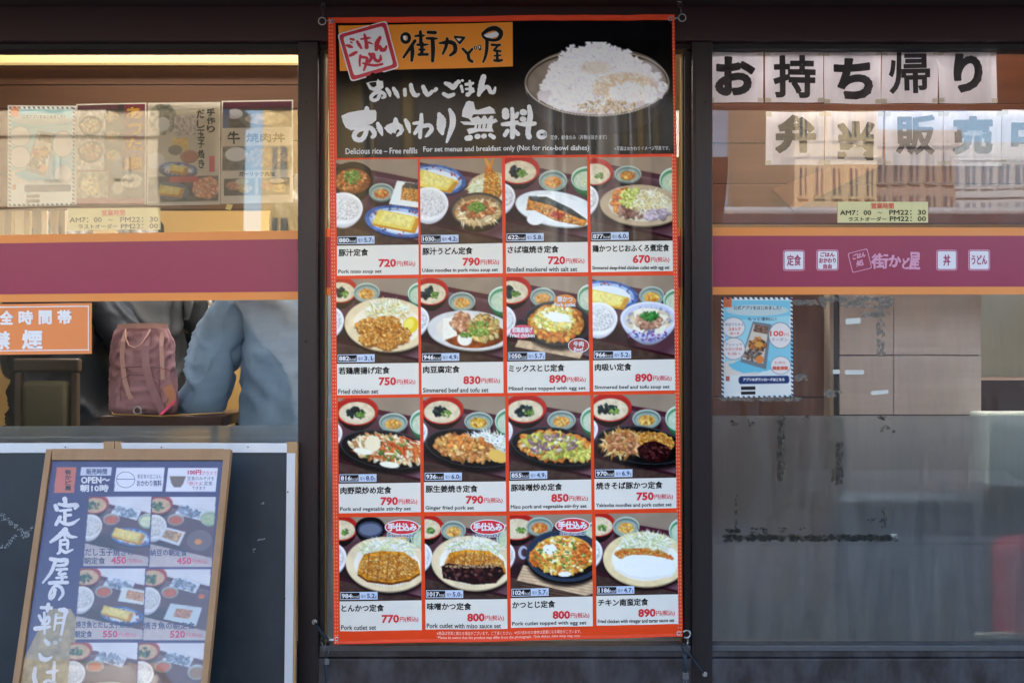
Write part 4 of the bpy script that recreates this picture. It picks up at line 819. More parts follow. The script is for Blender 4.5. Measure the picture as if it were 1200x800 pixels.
# ------------------------------------------------------------------ the menu banner
BC = [(384, 20.5), (791, 16.8), (800.5, 746), (391, 754.5)]; BD = -.07
def S_ban(x, y, off=0.0):
    x = np.asarray(x, float); y = np.asarray(y, float)
    u = (x-384)/410; v = (y-18)/735
    wv = .0035*np.sin(u*7.3+v*1.3)+.0022*np.sin(u*17+v*2.2+1)+.003*np.sin(v*5.1+u*1.2)
    e = np.exp(-((v-.12)/.28)**2)
    for c, s_, a in ((.665, .022, .0013), (.735, .022, -.0013), (.86, .028, .0024), (.91, .022, -.0012), (.12, .02, -.001), (.2, .03, .0012)): wv = wv+1.7*a*e*np.exp(-((u-c-.05*v)/s_)**2)
    for cx_, cy_ in ((384, 20), (791, 17), (391, 754), (800, 746)):
        rr = np.hypot(x-cx_, y-cy_); an = np.arctan2(y-cy_, x-cx_); wv = wv+.0011*np.sin(an*6+cx_)*np.exp(-rr/60)*(1-np.exp(-rr/8))
    wv = wv+.0009*np.exp(-((v-.97)/.025)**2)*np.sin(u*60)
    p = PA(x, y, BD); p[..., 1] += wv-off; return p
ban = thing('menu_banner', 'tall orange vinyl menu banner with sixteen set meals hanging between the windows', 'banner', (0, BD, pz(755, BD)))
V, F = grid(S_ban, BC, 82, 146, 0); Bk, _ = grid(S_ban, BC, 82, 146, -.0008); nV = len(V)
f = F.tolist()+[[q+nV for q in a[::-1]] for a in F.tolist()]; nx, ny = 82, 146
for e in ([i for i in range(nx+1)][::-1], [ny*(nx+1)+i for i in range(nx+1)], [i*(nx+1) for i in range(ny+1)], [i*(nx+1)+nx for i in range(ny+1)][::-1]):
    for a, c in zip(e, e[1:]): f.append([a, c, c+nV, a+nV])
mesh('fabric', np.vstack([V, Bk]), f, M_banner, ban, smooth=True)
# stitched hem: perforation dots down both edges and a welded seam near the top and bottom
b = MB(); Vs = []; n_ = 0
for i in range(170):
    for e in (0, 1):
        t_ = (i+.5)/170
        for q in ((.25, .6) if e == 0 else (.4, .75)):
            xl = 384+7*t_+(q*8 if e == 0 else 0); yl = 20.5+734*t_
            if e: xl = 791+9.5*t_-(1-q)*8-0; yl = 17+729*t_
            b.add(S_ban(np.array([xl-.55, xl+.55, xl+.55, xl-.55]), np.array([yl-.8, yl-.8, yl+.8, yl+.8]), .0006), [(0, 3, 2, 1)])
b.done('hem_perforation', mat('hem_pale', '#f2a286', .4), ban, kind='stuff')
quad('headline_panel', S_ban, [(393, 27), (787.5, 23.5), (790, 180), (394.5, 185)], M_dark, ban, .0008, cell=2.6); hp = bpy.data.objects['headline_panel']
SB2 = lambda x, y, off=0: S_ban(x, y, off+.0008)
quad('logo_panel', SB2, [(396.5, 30), (600.7, 26.4), (601, 78.3), (398, 83)], M_logo, hp, .0006, cell=3)
c1, c2, c3, c4 = (395, 40), (452.8, 24), (467.7, 79.5), (411, 96); sc_ = np.array([c1, c2, c3, c4], float); ce = sc_.mean(0)
for i, (q, mm, nm) in enumerate(((1.0, M_white, 'stamp_edge'), (.955, mat('stamp_red', '#c41f3c', .4), 'stamp_frame'), (.81, M_white, 'stamp_plate'))):
    pts = []
    for k in range(4):
        a, m0, c = sc_[k-1], sc_[k], sc_[(k+1) % 4]
        for w1, w2 in ((.07, 0), (.03, .01), (.01, .03), (0, .07)): pts.append(tuple(ce+((m0+(a-m0)*w1+(c-m0)*w2)-ce)*q))
    poly(nm, SB2, pts, mm, hp, .0014+i*.0009)
M_stampred = MATS['stamp_red']
brush('stamp_lettering', SB2, (390, 20), 10, [[(210, 262, 12), (245, 270, 14)], [(210, 298, 8), (228, 305, 7)], [(160, 335, 10), (195, 345, 20), (228, 358, 10)], [(200, 455, 14), (240, 435, 20), (278, 415, 14)], [(285, 290, 13), (310, 330, 18), (335, 370, 11)], [(330, 265, 8), (390, 255, 12), (440, 250, 7)], [(372, 210, 12), (385, 260, 18), (395, 320, 20), (398, 360, 24)], [(425, 305, 12), (465, 322, 6)],
    [(555, 245, 17), (520, 310, 26), (512, 385, 20)], [(545, 350, 20), (575, 388, 24), (610, 385, 20), (630, 345, 10)], [(325, 455, 14), (315, 520, 13), (318, 575, 9)], [(330, 470, 14), (400, 488, 16), (395, 540, 16), (365, 625, 11)], [(355, 545, 10), (420, 562, 13), (500, 572, 14), (580, 555, 13)], [(430, 435, 14), (455, 480, 16), (430, 530, 14)], [(440, 448, 13), (480, 440, 15), (492, 495, 18), (528, 522, 18), (560, 500, 18), (560, 455, 9)]], M_stampred, hp, .0046, grow=1.5)
NAME = [[(92+40*math.cos(a), 175+44*math.sin(a), 18) for a in np.linspace(0, 6.283, 13)], [(188, 205, 18), (130, 290, 18), (70, 375, 13)], [(160, 255, 18), (162, 330, 22), (155, 410, 15)], [(190, 155, 11), (240, 150, 15), (285, 150, 9)], [(245, 108, 16), (250, 170, 19), (250, 240, 19)], [(215, 245, 13), (270, 245, 16), (325, 242, 8)], [(262, 230, 19), (260, 340, 19)], [(232, 295, 11), (290, 295, 11)], [(230, 347, 16), (320, 345, 15)],
    [(325, 115, 17), (400, 118, 19)], [(312, 178, 13), (370, 180, 17), (420, 180, 9)], [(372, 185, 22), (377, 300, 22), (372, 412, 17)], [(442, 228, 9), (490, 222, 18), (545, 215, 22), (600, 240, 22), (605, 310, 22), (555, 355, 13)], [(525, 180, 16), (512, 260, 18), (478, 340, 11)], [(602, 160, 11), (700, 170, 13)], [(700, 170, 13), (655, 225, 13)], [(655, 225, 13), (602, 160, 11)],
    [(685, 285, 13), (720, 320, 16), (742, 345, 18), (752, 395, 18), (785, 420, 15)], [(785, 290, 13), (742, 338, 16)], [(818, 272, 17), (820, 282, 15)], [(860, 262, 18), (866, 290, 16)], [(895, 130, 16), (960, 88, 24), (1030, 78, 26), (1083, 122, 26), (1065, 182, 20), (1000, 200, 16), (925, 178, 18), (892, 145, 12)], [(940, 195, 19), (937, 290, 18), (922, 370, 15), (900, 425, 11)],
    [(990, 247, 13), (1040, 252, 14), (1075, 250, 13)], [(1060, 255, 10), (1030, 285, 12), (1015, 308, 12), (1080, 315, 12)], [(1045, 310, 14), (1047, 405, 16)], [(1015, 362, 9), (1082, 358, 9)], [(1015, 410, 13), (1060, 415, 15), (1095, 408, 13)]]
brush('shop_name_outline', SB2, (465, 25), 8.889, NAME, mat('amber_pale', '#d9b48c', .5), hp, .0010, grow=4)
brush('shop_name', SB2, (465, 25), 8.889, NAME, M_black, hp, .0013)
for st_ in ([(80, 165, 15), (84, 182, 14)], [(818, 268, 4), (820, 284, 4)], [(858, 260, 6), (863, 280, 6)]): brush('name_fill', SB2, (465, 25), 8.889, [st_], M_white, hp, .0022)
poly('name_fill', SB2, [(465+x/8.889, 25+y/8.889) for x, y in [(905, 150), (960, 130), (1040, 112), (1065, 140), (1040, 165), (980, 178), (935, 170)]], M_white, hp, .0022)
poly('name_fill', SB2, [(465+x/8.889, 25+y/8.889) for x, y in [(618, 178), (668, 184), (650, 208)]], M_white, hp, .0022)
brush('headline', SB2, (425, 85), 7.273, [[(135, 160, 15), (90, 185, 14), (70, 215, 14), (90, 237, 13), (125, 226, 13), (142, 190, 13), (146, 166, 13), (178, 178, 13), (188, 205, 12), (165, 215, 8)], [(205, 140, 12), (225, 170, 16), (232, 198, 8)], [(262, 135, 13), (285, 175, 18), (302, 208, 11)], [(358, 145, 14), (360, 190, 15)], [(410, 105, 15), (422, 160, 18), (450, 194, 17), (478, 185, 9)], [(515, 120, 15), (532, 160, 19), (555, 190, 15), (592, 160, 13)], [(625, 140, 15), (612, 155, 12)],
    [(705, 90, 13), (740, 105, 20), (772, 125, 20), (800, 90, 17)], [(815, 75, 15), (822, 78, 14)], [(848, 66, 9), (852, 68, 8)], [(690, 180, 14), (730, 200, 17), (775, 185, 13)], [(840, 115, 11), (851, 162, 10)], [(880, 100, 11), (915, 95, 12), (940, 90, 9)], [(912, 72, 8), (917, 120, 12), (915, 170, 13), (893, 190, 15), (890, 178, 10)], [(880, 140, 8), (940, 138, 9)], [(910, 172, 11), (945, 158, 10)], [(1030, 38, 22), (1012, 100, 23), (990, 190, 14)], [(1000, 172, 12), (1045, 125, 14), (1072, 130, 16), (1090, 165, 16), (1118, 168, 14), (1130, 130, 7)]],
    M_white, hp, .0006, grow=2.0, fills=([(35, 90), (75, 80), (120, 75), (128, 58), (140, 72), (168, 75), (172, 125), (150, 145), (95, 155), (60, 140)],))
brush('headline', SB2, (400, 120), 10, [[(290, 295, 26), (190, 325, 27), (148, 385, 27), (168, 428, 27), (228, 436, 27), (268, 395, 27), (290, 335, 25), (300, 300, 25), (345, 303, 26), (384, 350, 26), (380, 392, 23), (360, 405, 18)], [(425, 250, 20), (452, 312, 32), (476, 380, 11)], [(750, 205, 19), (778, 262, 29), (800, 348, 11)], [(937, 142, 18), (935, 230, 24), (925, 300, 23), (922, 408, 20)], [(845, 245, 14), (900, 240, 20), (940, 248, 19), (895, 310, 22), (860, 362, 18)], [(900, 295, 20), (965, 275, 22), (1030, 268, 22), (1058, 312, 24), (1020, 368, 22), (988, 398, 11)]],
    M_white, hp, .0006, grow=2.0, fills=([(15, 155), (90, 120), (200, 100), (262, 92), (270, 60), (290, 48), (315, 65), (322, 95), (385, 95), (398, 120), (395, 205), (350, 240), (240, 285), (120, 315), (60, 280), (30, 220)], [(510, 300), (540, 265), (605, 240), (612, 200), (630, 180), (655, 195), (668, 240), (710, 270), (728, 320), (700, 370), (650, 395), (640, 385), (655, 355), (680, 330), (660, 310), (640, 330), (635, 360), (600, 350), (585, 370), (545, 345)]))
brush('headline', SB2, (510, 115), 8.571, [[(38, 160, 18), (60, 220, 44), (58, 300, 40), (70, 352, 17)], [(145, 115, 15), (172, 180, 28), (174, 260, 28), (150, 340, 22), (115, 438, 11)], [(318, 402, 24), (350, 398, 27)], [(420, 386, 24), (430, 384, 24)], [(486, 383, 23), (494, 381, 23)], [(552, 372, 18), (588, 396, 20)], [(705, 135, 33), (708, 182, 36)], [(772, 112, 18), (778, 200, 20), (778, 300, 25), (775, 392, 23)], [(828, 158, 15), (808, 188, 22)], [(675, 266, 16), (740, 262, 22), (822, 250, 20)], [(726, 332, 20), (700, 374, 20)], [(800, 335, 19), (832, 365, 19)],
    [(880, 146, 30), (895, 148, 28)], [(875, 214, 24), (892, 216, 22)], [(943, 90, 19), (955, 180, 26), (942, 260, 25), (932, 350, 25), (942, 392, 27)], [(845, 265, 13), (920, 265, 26), (1000, 260, 18)], [(1070+36*math.cos(a), 370+30*math.sin(a), 17) for a in np.linspace(0, 6.283, 12)]],
    M_white, hp, .0006, grow=2.0, fills=([(320, 50), (345, 38), (390, 50), (405, 120), (430, 125), (540, 92), (580, 120), (595, 160), (480, 165), (385, 165), (370, 200), (410, 190), (430, 180), (460, 210), (480, 180), (500, 180), (520, 210), (550, 180), (575, 185), (570, 215), (595, 205), (615, 235), (565, 255), (560, 290), (578, 330), (440, 325), (345, 350), (325, 305), (350, 295), (395, 290), (400, 265), (300, 262), (262, 230), (275, 230), (370, 235), (345, 205), (280, 185), (285, 130)],))
brush('headline_gap', SB2, (510, 115), 8.571, [[(x, 262, 6), (x-6, 300, 6)] for x in (428, 470, 515)], M_dark, hp, .0010)
text('translation', SB2, [('Delicious rice – Free refills', (404.6, 173.5, 489, 180.5), dict(slope=-.008, bold=.12)), ('For set menus and breakfast only (Not for rice-bowl dishes)', (495.8, 171.5, 690.5, 179.5), dict(slope=-.008, bold=.12)), ('定食、朝食のみ（丼物は除きます）', (645, 158.5, 711, 164), dict(slope=-.008)), ('※写真はおかわりイメージ写真です。', (720, 171.5, 785, 176.5), dict(slope=-.008))], M_white, hp, .0006)
# rice bowl picture
p = Pic(176, 116, '#15131a'); a = 1
p.ell(.49, .47, .485, .42, '#7d6e62', -1); p.ell(.49, .6, .47, .40, '#33333b', 0); p.ell(.49, .44, .484, .36, '#c8bcae', 0); p.ell(.49, .44, .477, .35, '#54483f', 0); p.ell(.49, .45, .468, .335, '#8f8278', 0, tex=.2); p.ell(.82, .45, .12, .25, '#cdc8ce', a=.6, soft=16)
for x in range(24): p.ell(.1+x*.034, .86+.12*math.sin(x*.13), .003+.004*random.random(), .2, random.choice(['#54545c', '#3a3a42', '#6c6c74']), a=.3, soft=3)
mound = [(.1, .66), (.085, .56), (.14, .45), (.19, .36), (.21, .25), (.28, .14), (.33, .07), (.4, .08), (.46, .02), (.52, .0), (.56, .06), (.62, .08), (.69, .12), (.75, .22), (.82, .28), (.88, .36), (.93, .47), (.94, .56), (.925, .62)]+[(.49+.455*math.cos(R(a_)), .44+.345*math.sin(R(a_))) for a_ in range(28, 155, 12)]
p.poly(mound, '#d9cfd8', tex=.08)
gr = ['#f8f4fb', '#efe9f4', '#fdfbff', '#e6deea', '#f4f0f8']
for k, (x, y) in enumerate([q for q in mound if q[1] < .56]): p.scat(x, y+.02, .035, .05, 16, .011, gr, 2.3, jit=.05)
p.scat(.5, .40, .35, .32, 1300, .0105, gr, 2.4, jit=.05)
p.ell(.68, .5, .2, .16, '#d8a878', a=.6, soft=14); p.ell(.45, .66, .18, .09, '#d0a880', a=.55, soft=10); p.ell(.48, .28, .1, .07, '#d8c4a8', a=.5, soft=8)
p.scat(.66, .5, .2, .16, 170, .0095, ['#e6cdb0', '#d8b48c', '#efe2d6', '#f4eef4'], 2.3, jit=.06); p.scat(.7, .55, .12, .1, 90, .011, ['#f6f2fa', '#efeaf4'], 2.6, jit=.04); p.scat(.84, .58, .05, .1, 60, .01, gr, 2.3, jit=.05); p.scat(.35, .64, .2, .1, 200, .01, gr+['#f0f6fa'], 2.3, jit=.05); p.scat(.55, .7, .2, .07, 70, .009, ['#e0c8a8', '#d0a880', '#f4eee8'], 2.2)
for k in range(60):      # front rim line
    t_ = math.pi*(.04+.92*k/59); p.ell(.49+.48*math.cos(t_), .44+.355*math.sin(t_), .006, .007, '#cfc6c0', a=.85)
a_ = p.arr(); k_ = srgb('#15131a')
paint('rice_photo', SB2, [(613.5, 50), (787.5, 48.5), (788.5, 156.5), (615.5, 158)], a_, M_print, hp, .0004)

LX = [[393.4, 491.9, 591.8, 691.4], [393.6, 492.8, 593.4, 694.0], [395.9, 495.9, 595.8, 695.5], [397.2, 497.5, 597.5, 697.8]]
TY = [(187, .8), (327, 1.15), (466.5, 1.35), (605.6, 1.4)]; MY = [(287.8, 1.5), (426.3, 1.4), (566.4, 1.9), (704, 2.2)]; BY = [(323, 1.35), (463, 1.5), (601, 1.5), (739, 2.2)]
MENU = [('豚汁定食', 35, '720', 'Pork miso soup set', 51, '880', '5.7'), ('豚汁うどん定食', 59, '790', 'Udon noodles in pork miso soup set', 89, '1030', '4.2'), ('さば塩焼き定食', 60, '720', 'Broiled mackerel with salt set', 82, '622', '5.8'), ('鶏かつとじおふくろ煮定食', 90, '670', 'Simmered deep-fried chicken cutlet with egg set', 90.5, '877', '6.0'),
 ('若鶏唐揚げ定食', 60, '750', 'Fried chicken set', 47, '882', '3.1'), ('肉豆腐定食', 43, '830', 'Simmered beef and tofu set', 77, '946', '4.9'), ('ミックスとじ定食', 65, '890', 'Mixed meat topped with egg set', 90, '1050', '5.7'), ('肉吸い定食', 43, '890', 'Simmered beef and tofu soup set', 88, '966', '5.2'),
 ('肉野菜炒め定食', 60, '790', 'Pork and vegetable stir-fry set', 83, '816', '8.0'), ('豚生姜焼き定食', 61, '790', 'Ginger fried pork set', 57, '936', '6.0'), ('豚味噌炒め定食', 60, '850', 'Miso pork and vegetable stir-fry set', 89, '855', '4.9'), ('焼きそば豚かつ定食', 78, '750', 'Yakisoba noodles and pork cutlet set', 89, '970', '6.9'),
 ('とんかつ定食', 50, '770', 'Pork cutlet set', 41, '984', '5.2'), ('味噌かつ定食', 52, '800', 'Pork cutlet with miso sauce set', 87, '1017', '5.0'), ('かつとじ定食', 50, '800', 'Pork cutlet topped with egg set', 87, '1024', '5.7'), ('チキン南蛮定食', 59, '890', 'Fried chicken with vinegar and tartar sauce set', 90, '1186', '4.7')]
M_badge = mat('pale_blue_label', '#c9d6ea', .5); M_bub_o = mat('bubble_orange', '#e08a3c', .45); M_bub_p = mat('bubble_pink', '#d9566a', .45); M_bub_r = mat('bubble_red', '#a83a30', .45)
for i, (jp, jw, pr, en, ew, kc, sa) in enumerate(MENU):
    r_, c = divmod(i, 4); x0 = LX[r_][c]; x1 = x0+96; sl = -.0135
    ty = TY[r_][0]-TY[r_][1]*c; my = MY[r_][0]-MY[r_][1]*c; by = BY[r_][0]-BY[r_][1]*c
    xb = x0+1.4
    pan = quad('menu_card', S_ban, [(x0, ty), (x1, ty-1.0), (x1+1.3, by-1.4), (x0+1.3, by)], M_cream, ban, .0005, cell=2.6)
    S3 = lambda x, y, off=0: S_ban(x, y, off+.0005)
    paint('food_photo', S3, [(x0, ty), (x1, ty-1.0), (x1+.9, my-1.3), (x0+.9, my)], dish(i), M_print, pan, .0004)
    text('dish_name', S3, [(jp, (xb+1.5, my+3.8, xb+1.5+jw, my+12.4), dict(slope=sl, bold=.26))], M_black, pan, .0004)
    text('price', S3, [(pr, (xb+48.7, my+15.6, xb+69.2, my+25.2), dict(slope=sl, bold=.55, res=2)), ('円(税込)', (xb+70, my+17.8, xb+91.8, my+24.8), dict(slope=sl, bold=.12))], M_red, pan, .0004)
    text('translation', S3, [(en, (xb+1.3, by-7.2, xb+1.3+ew, by-1.6), dict(slope=sl*.6, bold=.12))], M_black, pan, .0004)
    bx = xb+.5; by_ = my-10.9
    q = lambda a, t_, e, z: [(bx+a, by_+t_-.012*a), (bx+e, by_+t_-.012*e), (bx+e, by_+z-.012*e), (bx+a, by_+z-.012*a)]
    quad('nutrition_label', S3, q(0, 0, 43.5, 9), M_badge, pan, .0008, cell=1.5); quad('label_black', S3, q(.7, .7, 22.5, 8.2), M_black, pan, .0011, cell=1.5)
    text('label_lettering', S3, [(kc, (bx+1.6, by_+1.8, bx+(13.5 if len(kc) == 3 else 15), by_+7.1), dict(bold=.25)), ('kcal', (bx+(14 if len(kc) == 3 else 15.5), by_+3.4, bx+21.5, by_+6.9), {})], M_white, pan, .0014)
    text('label_lettering', S3, [('塩分', (bx+24, by_+2.6, bx+30, by_+6.8), {}), (sa, (bx+31.2, by_+1.5, bx+40.3, by_+7), dict(bold=.2)), ('g', (bx+40.6, by_+4, bx+42.4, by_+7.4), {})], mat('blue_ink', '#2c3c6c', .5), pan, .0014)
    if i in (12, 13, 14):
        cx, cy = [(471.5, 617.2), (571.8, 616.5), (671, 615)][i-12]
        poly('bubble', S3, ellp(cx, cy, 20.5, 9), M_white, pan, .0008); poly('bubble_fill', S3, ellp(cx, cy, 19.3, 8), M_red, pan, .0011)
        text('bubble_lettering', S3, [('手仕込み', (cx-17, cy-5, cx+17, cy+4.5), dict(bold=.5))], M_white, pan, .0015)
        text('bubble_caption', S3, [('Hand-made', (cx-15, cy+7.6, cx+14, cy+11.8), dict(bold=.55))], M_white, pan, .0018); text('bubble_caption', S3, [('Hand-made', (cx-14.7, cy+7.9, cx+13.7, cy+11.5), dict(bold=.12))], M_navy, pan, .0021)
    if i == 6:
        for (cx, cy, rx, ry, mm, a1, b1) in ((662, 352.7, 13, 7.6, M_bub_o, '豚かつ', 'Pork cutlet'), (612, 388.5, 14, 8, M_bub_p, '若鶏唐揚げ', 'Fried chicken'), (678, 404.8, 11.5, 7.6, M_bub_r, '牛肉', 'Beef')):
            if cx == 678: poly('bubble_edge', S3, ellp(cx, cy, rx+.9, ry+.9), M_white, pan, .0008)
            poly('bubble', S3, ellp(cx, cy, rx, ry), mm, pan, .0011); w1 = {'豚かつ': 9, '若鶏唐揚げ': 12, '牛肉': 6}[a1]; w2 = {'豚かつ': 12.5, '若鶏唐揚げ': 14.5, '牛肉': 5.5}[a1]
            text('bubble_lettering', S3, [(a1, (cx-w1, cy-5.2, cx+w1, cy+1.2), dict(bold=.2)), (b1, (cx-w2, cy+2, cx+w2, cy+6.6), dict(bold=.2))], M_white, pan, .0015)
text('footnote', S_ban, [('※商品は写真と異なる場合がございます。ご了承ください。※付け合わせの食材は変更になる場合がございます。', (512, 739, 681, 743.4), dict(slope=-.012)), ('*Please be aware that the product may differ from the photograph. *Side dishes, miso soup may vary.', (512, 744.4, 680, 748.6), dict(slope=-.012))], mat('pale_ink', '#ffd9c8', .5), ban, .0008)

# grommets, rings, chains, cords
for gx, gy in ((389, 25), (785.5, 22), (394.5, 748), (795.5, 742)):
    b = MB(); b.ring(tuple(S_ban(np.array([gx]), np.array([gy]), .001)[0]), .005, .0016, seg=16); b.done('grommet', M_chain, ban)
def hook(label, pts):
    t = thing('banner_hook', label, 'hook', pts[0], 'fittings that hold the banner corners'); return t
t = hook('steel ring and S hook at the top corner of the banner over the left mullion', [P(377, 25, -.06)])
b = MB(); b.ring(P(377.5, 25, -.06), .0105, .0016, seg=24); b.tube([P(381.5, 24.5, -.06), P(385, 24.5, -.068), P(390, 25, -.073)], .0014); b.done('ring', M_chain, t, smooth=True)
b = MB(); pr_ = P(379, 16, -.045); b.ring((pr_[0], pr_[1], pr_[2]), .0055, .0013, 'x', squash=1.4); p2 = P(378.5, 8.5, -.04); b.ring(p2, .005, .0013, squash=1.5); b.done('chain_link', mat('dull_steel', '#5a5a5c', .45, metal=.8), t, smooth=True)
b = MB(); b.ring(P(379, 1.5, -.03), .0095, .0018, squash=.75); b.tube([P(379, -4, -.03), P(379, -8, .004)], .003); b.done('screw_eye', MATS['dull_steel'], t, smooth=True)
t = hook('steel ring and chain at the top corner of the banner beside the right mullion', [P(799, 20, -.06)])
b = MB(); b.ring(P(799.5, 21, -.06), .0105, .0017, seg=24); b.tube([P(795.5, 20.5, -.06), P(790.5, 22, -.071)], .0024); b.done('ring', M_chain, t, smooth=True)
b = MB(); b.ring(P(798, 12.5, -.055), .006, .0013, 'x', squash=1.3); b.ring(P(797.2, 6, -.05), .0055, .0013, squash=1.5); b.done('chain_link', MATS['dull_steel'], t, smooth=True)
b = MB(); b.ring(P(796, -.5, -.045), .009, .0018, squash=.8); b.tube([P(796, -5, -.04), P(796, -9, .004)], .003); b.done('screw_eye', M_chain, t, smooth=True)
t = hook('wire hook and elastic cord at the bottom banner corner near the black boards', [P(380, 750, -.05)])
b = MB(); b.tube([P(368.5, 729, -.012), P(373, 735, -.02), P(380, 744, -.045), P(386.5, 752, -.06), P(384, 755, -.05)], .0042); b.done('elastic_cord', M_cord, t, smooth=True)
b = MB(); b.ring(P(368.6, 728.4, -.014), .006, .0022); b.tube([P(368.6, 728.4, .004), P(368.6, 728.4, -.02)], .0035); b.done('bolt', M_chain, t, smooth=True)
b = MB(); b.tube([P(391, 749, -.071), P(386, 749.3, -.066)], .0035); b.done('spacer', mat('pale_plastic', '#cfd2d4', .5), t, smooth=True)
b = MB()
b.tube([P(377.5, 747, -.05), P(375.5, 749, -.05), P(376, 752, -.05), P(378, 754, -.05), P(379.5, 764, -.05), P(380, 773, -.05)], .0011); b.tube([P(381.5, 753, -.05), P(380, 762, -.05), P(382, 772, -.05)], .0011); b.tube([P(384, 757, -.05), P(387, 760, -.05), P(385.5, 762, -.05), P(383, 771, -.05)], .0011)
for k in range(5): b.ring(P(382, 772+k*1.3, -.05), .0085, .0012, 'z', squash=.6)
b.done('wire_hook', mat('wire_steel', '#8c8e92', .35, metal=.9), t, smooth=True)
b = MB(); b.tube([P(382, 777, -.05), P(383, 800, -.055), P(383, 850, -.06)], .0045); b.tube([P(381.2, 778, -.055), P(381.5, 800, -.06)], .001); b.done('hanging_cord', M_cord, t, smooth=True)
t = hook('steel ring and elastic cord at the bottom banner corner by the right mullion', [P(806, 745, -.06)])
b = MB(); b.ring(P(804.5, 742.5, -.066), .0105, .0024, seg=24, a0=-130, a1=150); b.done('ring', M_chain, t, smooth=True)
b = MB(); b.ring(P(806, 748.5, -.06), .0045, .0013, 'x', squash=1.6); b.tube([P(806, 751, -.06), P(805, 757, -.058)], .0026); b.done('swivel', MATS['wire_steel'], t, smooth=True)
b = MB(); b.tube([P(799, 756, -.05), P(801, 759, -.052), P(806, 764, -.05), P(812, 772, -.03), P(819, 781, -.015), P(825, 788.5, -.008)], .0034); b.done('elastic_cord', M_cord, t, smooth=True)
b = MB(); b.ring(P(826, 789.5, -.01), .0055, .002); b.tube([P(826, 789.5, .004), P(826, 789.5, -.014)], .0034); b.done('bolt', M_chain, t, smooth=True)
b = MB(); b.tube([P(800, 753, -.05), P(799.5, 757, -.05), P(802.5, 762, -.05), P(805, 764, -.05)], .0048); b.tube([P(802.5, 765, -.05), P(803, 787, -.052)], .0052); b.done('snap_hook', M_cord, t, smooth=True)
b = MB()
for k in range(5): b.ring(P(803.5, 787.5+k*1.7, -.052), .0088, .0012, 'z', squash=.7)
b.tube([P(801, 796, -.052), P(801.5, 830, -.055)], .001); b.tube([P(804.5, 796, -.052), P(805, 830, -.055)], .001); b.done('wire_coil', MATS['wire_steel'], t, smooth=True)

# ------------------------------------------------------------------ takeaway papers inside the right window
M_paper = mat('laminated_paper', '#fbf9ff', .45); 
for mm in (M_paper, M_poster):
    n_ = mm.node_tree.nodes; l_ = mm.node_tree.links; tl_ = n_.new('ShaderNodeBsdfTranslucent'); ms_ = n_.new('ShaderNodeMixShader'); ms_.inputs[0].default_value = .3
    l_.new(n_['Principled BSDF'].outputs[0], ms_.inputs[1]); l_.new(tl_.outputs[0], ms_.inputs[2]); l_.new(ms_.outputs[0], n_['Material Output'].inputs[0])
    src = n_['Principled BSDF'].inputs['Base Color']
    if src.is_linked: l_.new(src.links[0].from_socket, tl_.inputs[0])
    else: tl_.inputs[0].default_value = src.default_value
M_maroonink = mat('black_brown_ink', '#2a1418', .4)
z3 = lambda a, b_, c, d: (800+a/2.963, b_/2.963, 800+c/2.963, d/2.963)
SH = [('お', (92, 176, 279, 356), (113, 197, 250, 333), 'first'), ('持', (287, 177, 489, 356), (315, 193, 462, 341), 's'), ('ち', (492, 177, 689, 361), (524, 203, 661, 346), 's'), ('帰', (691, 176, 886, 359), (716, 183, 857, 326), 's'), ('り', (889, 177, 1090, 359), (938, 188, 1042, 322), 's'),
      ('弁', (289, 389, 491, 573), (323, 399, 461, 532), 's'), ('当', (495, 388, 695, 571), (538, 421, 664, 558), 's'), ('販', (704, 388, 905, 575), (740, 400, 876, 537), 's'), ('売', (908, 387, 1107, 576), (938, 404, 1076, 537), 's'), ('中', (1108, 382, 1310, 567), (1140, 400, 1270, 548), 's')]
desc = ['white paper with a hiragana letter, first of the top takeaway row beside the mullion', 'white paper with a dense kanji, second of the top takeaway row', 'white paper with a single curved hiragana in the middle of the top takeaway row', 'white paper with a kanji, fourth of the top takeaway row', 'white paper with two slim strokes, last of the top takeaway row',
        'white paper with faded grey kanji starting the lower row, mirrored tan building over it', 'white paper with blue grey kanji above the opening hours sticker', 'white paper with blue grey kanji, third of the lower row', 'white paper with half washed out kanji, fourth of the lower row', 'white paper cut off by the edge of the photo, last of the lower row']
for (ch, s_, g, _), lb in zip(SH, desc):
    a = z3(*s_); j = (random.random()-.5)*.9
    t = thing('paper_sheet', lb, 'paper sign', P((a[0]+a[2])/2, a[3], GD+.01), 'papers spelling out takeaway sales')
    sf = lambda x, y, off=0: flat(GD+.012)(x, y, off)+np.array([0, 1, 0])*(.0035*np.sin(np.asarray(x)*.09+np.asarray(y)*.05+a[0]))[..., None]
    sheet('sheet', sf, [(a[0], a[1]+j), (a[2], a[1]-j), (a[2], a[3]-j*.5), (a[0], a[3]+j*.6)], M_paper, t, 0, cell=8)
    text('character', sf, [(ch, z3(*g), dict(bold={'帰': 1.15, '持': 1.6, '販': 1.6}.get(ch, 2.6), res=4))], M_maroonink, t, .0016)
    for (x, y) in ((a[0]+3, a[1]+3), (a[2]-3, a[1]+3), (a[2]-3, a[3]-3), (a[0]+3, a[3]-3)):
        quad('tape', sf, rect(x-3.4, y-2.6, x+3.4, y+2.6, random.uniform(-.15, .15)), mat('yellowed_tape', '#dcd6c8', .3), t, .0005)
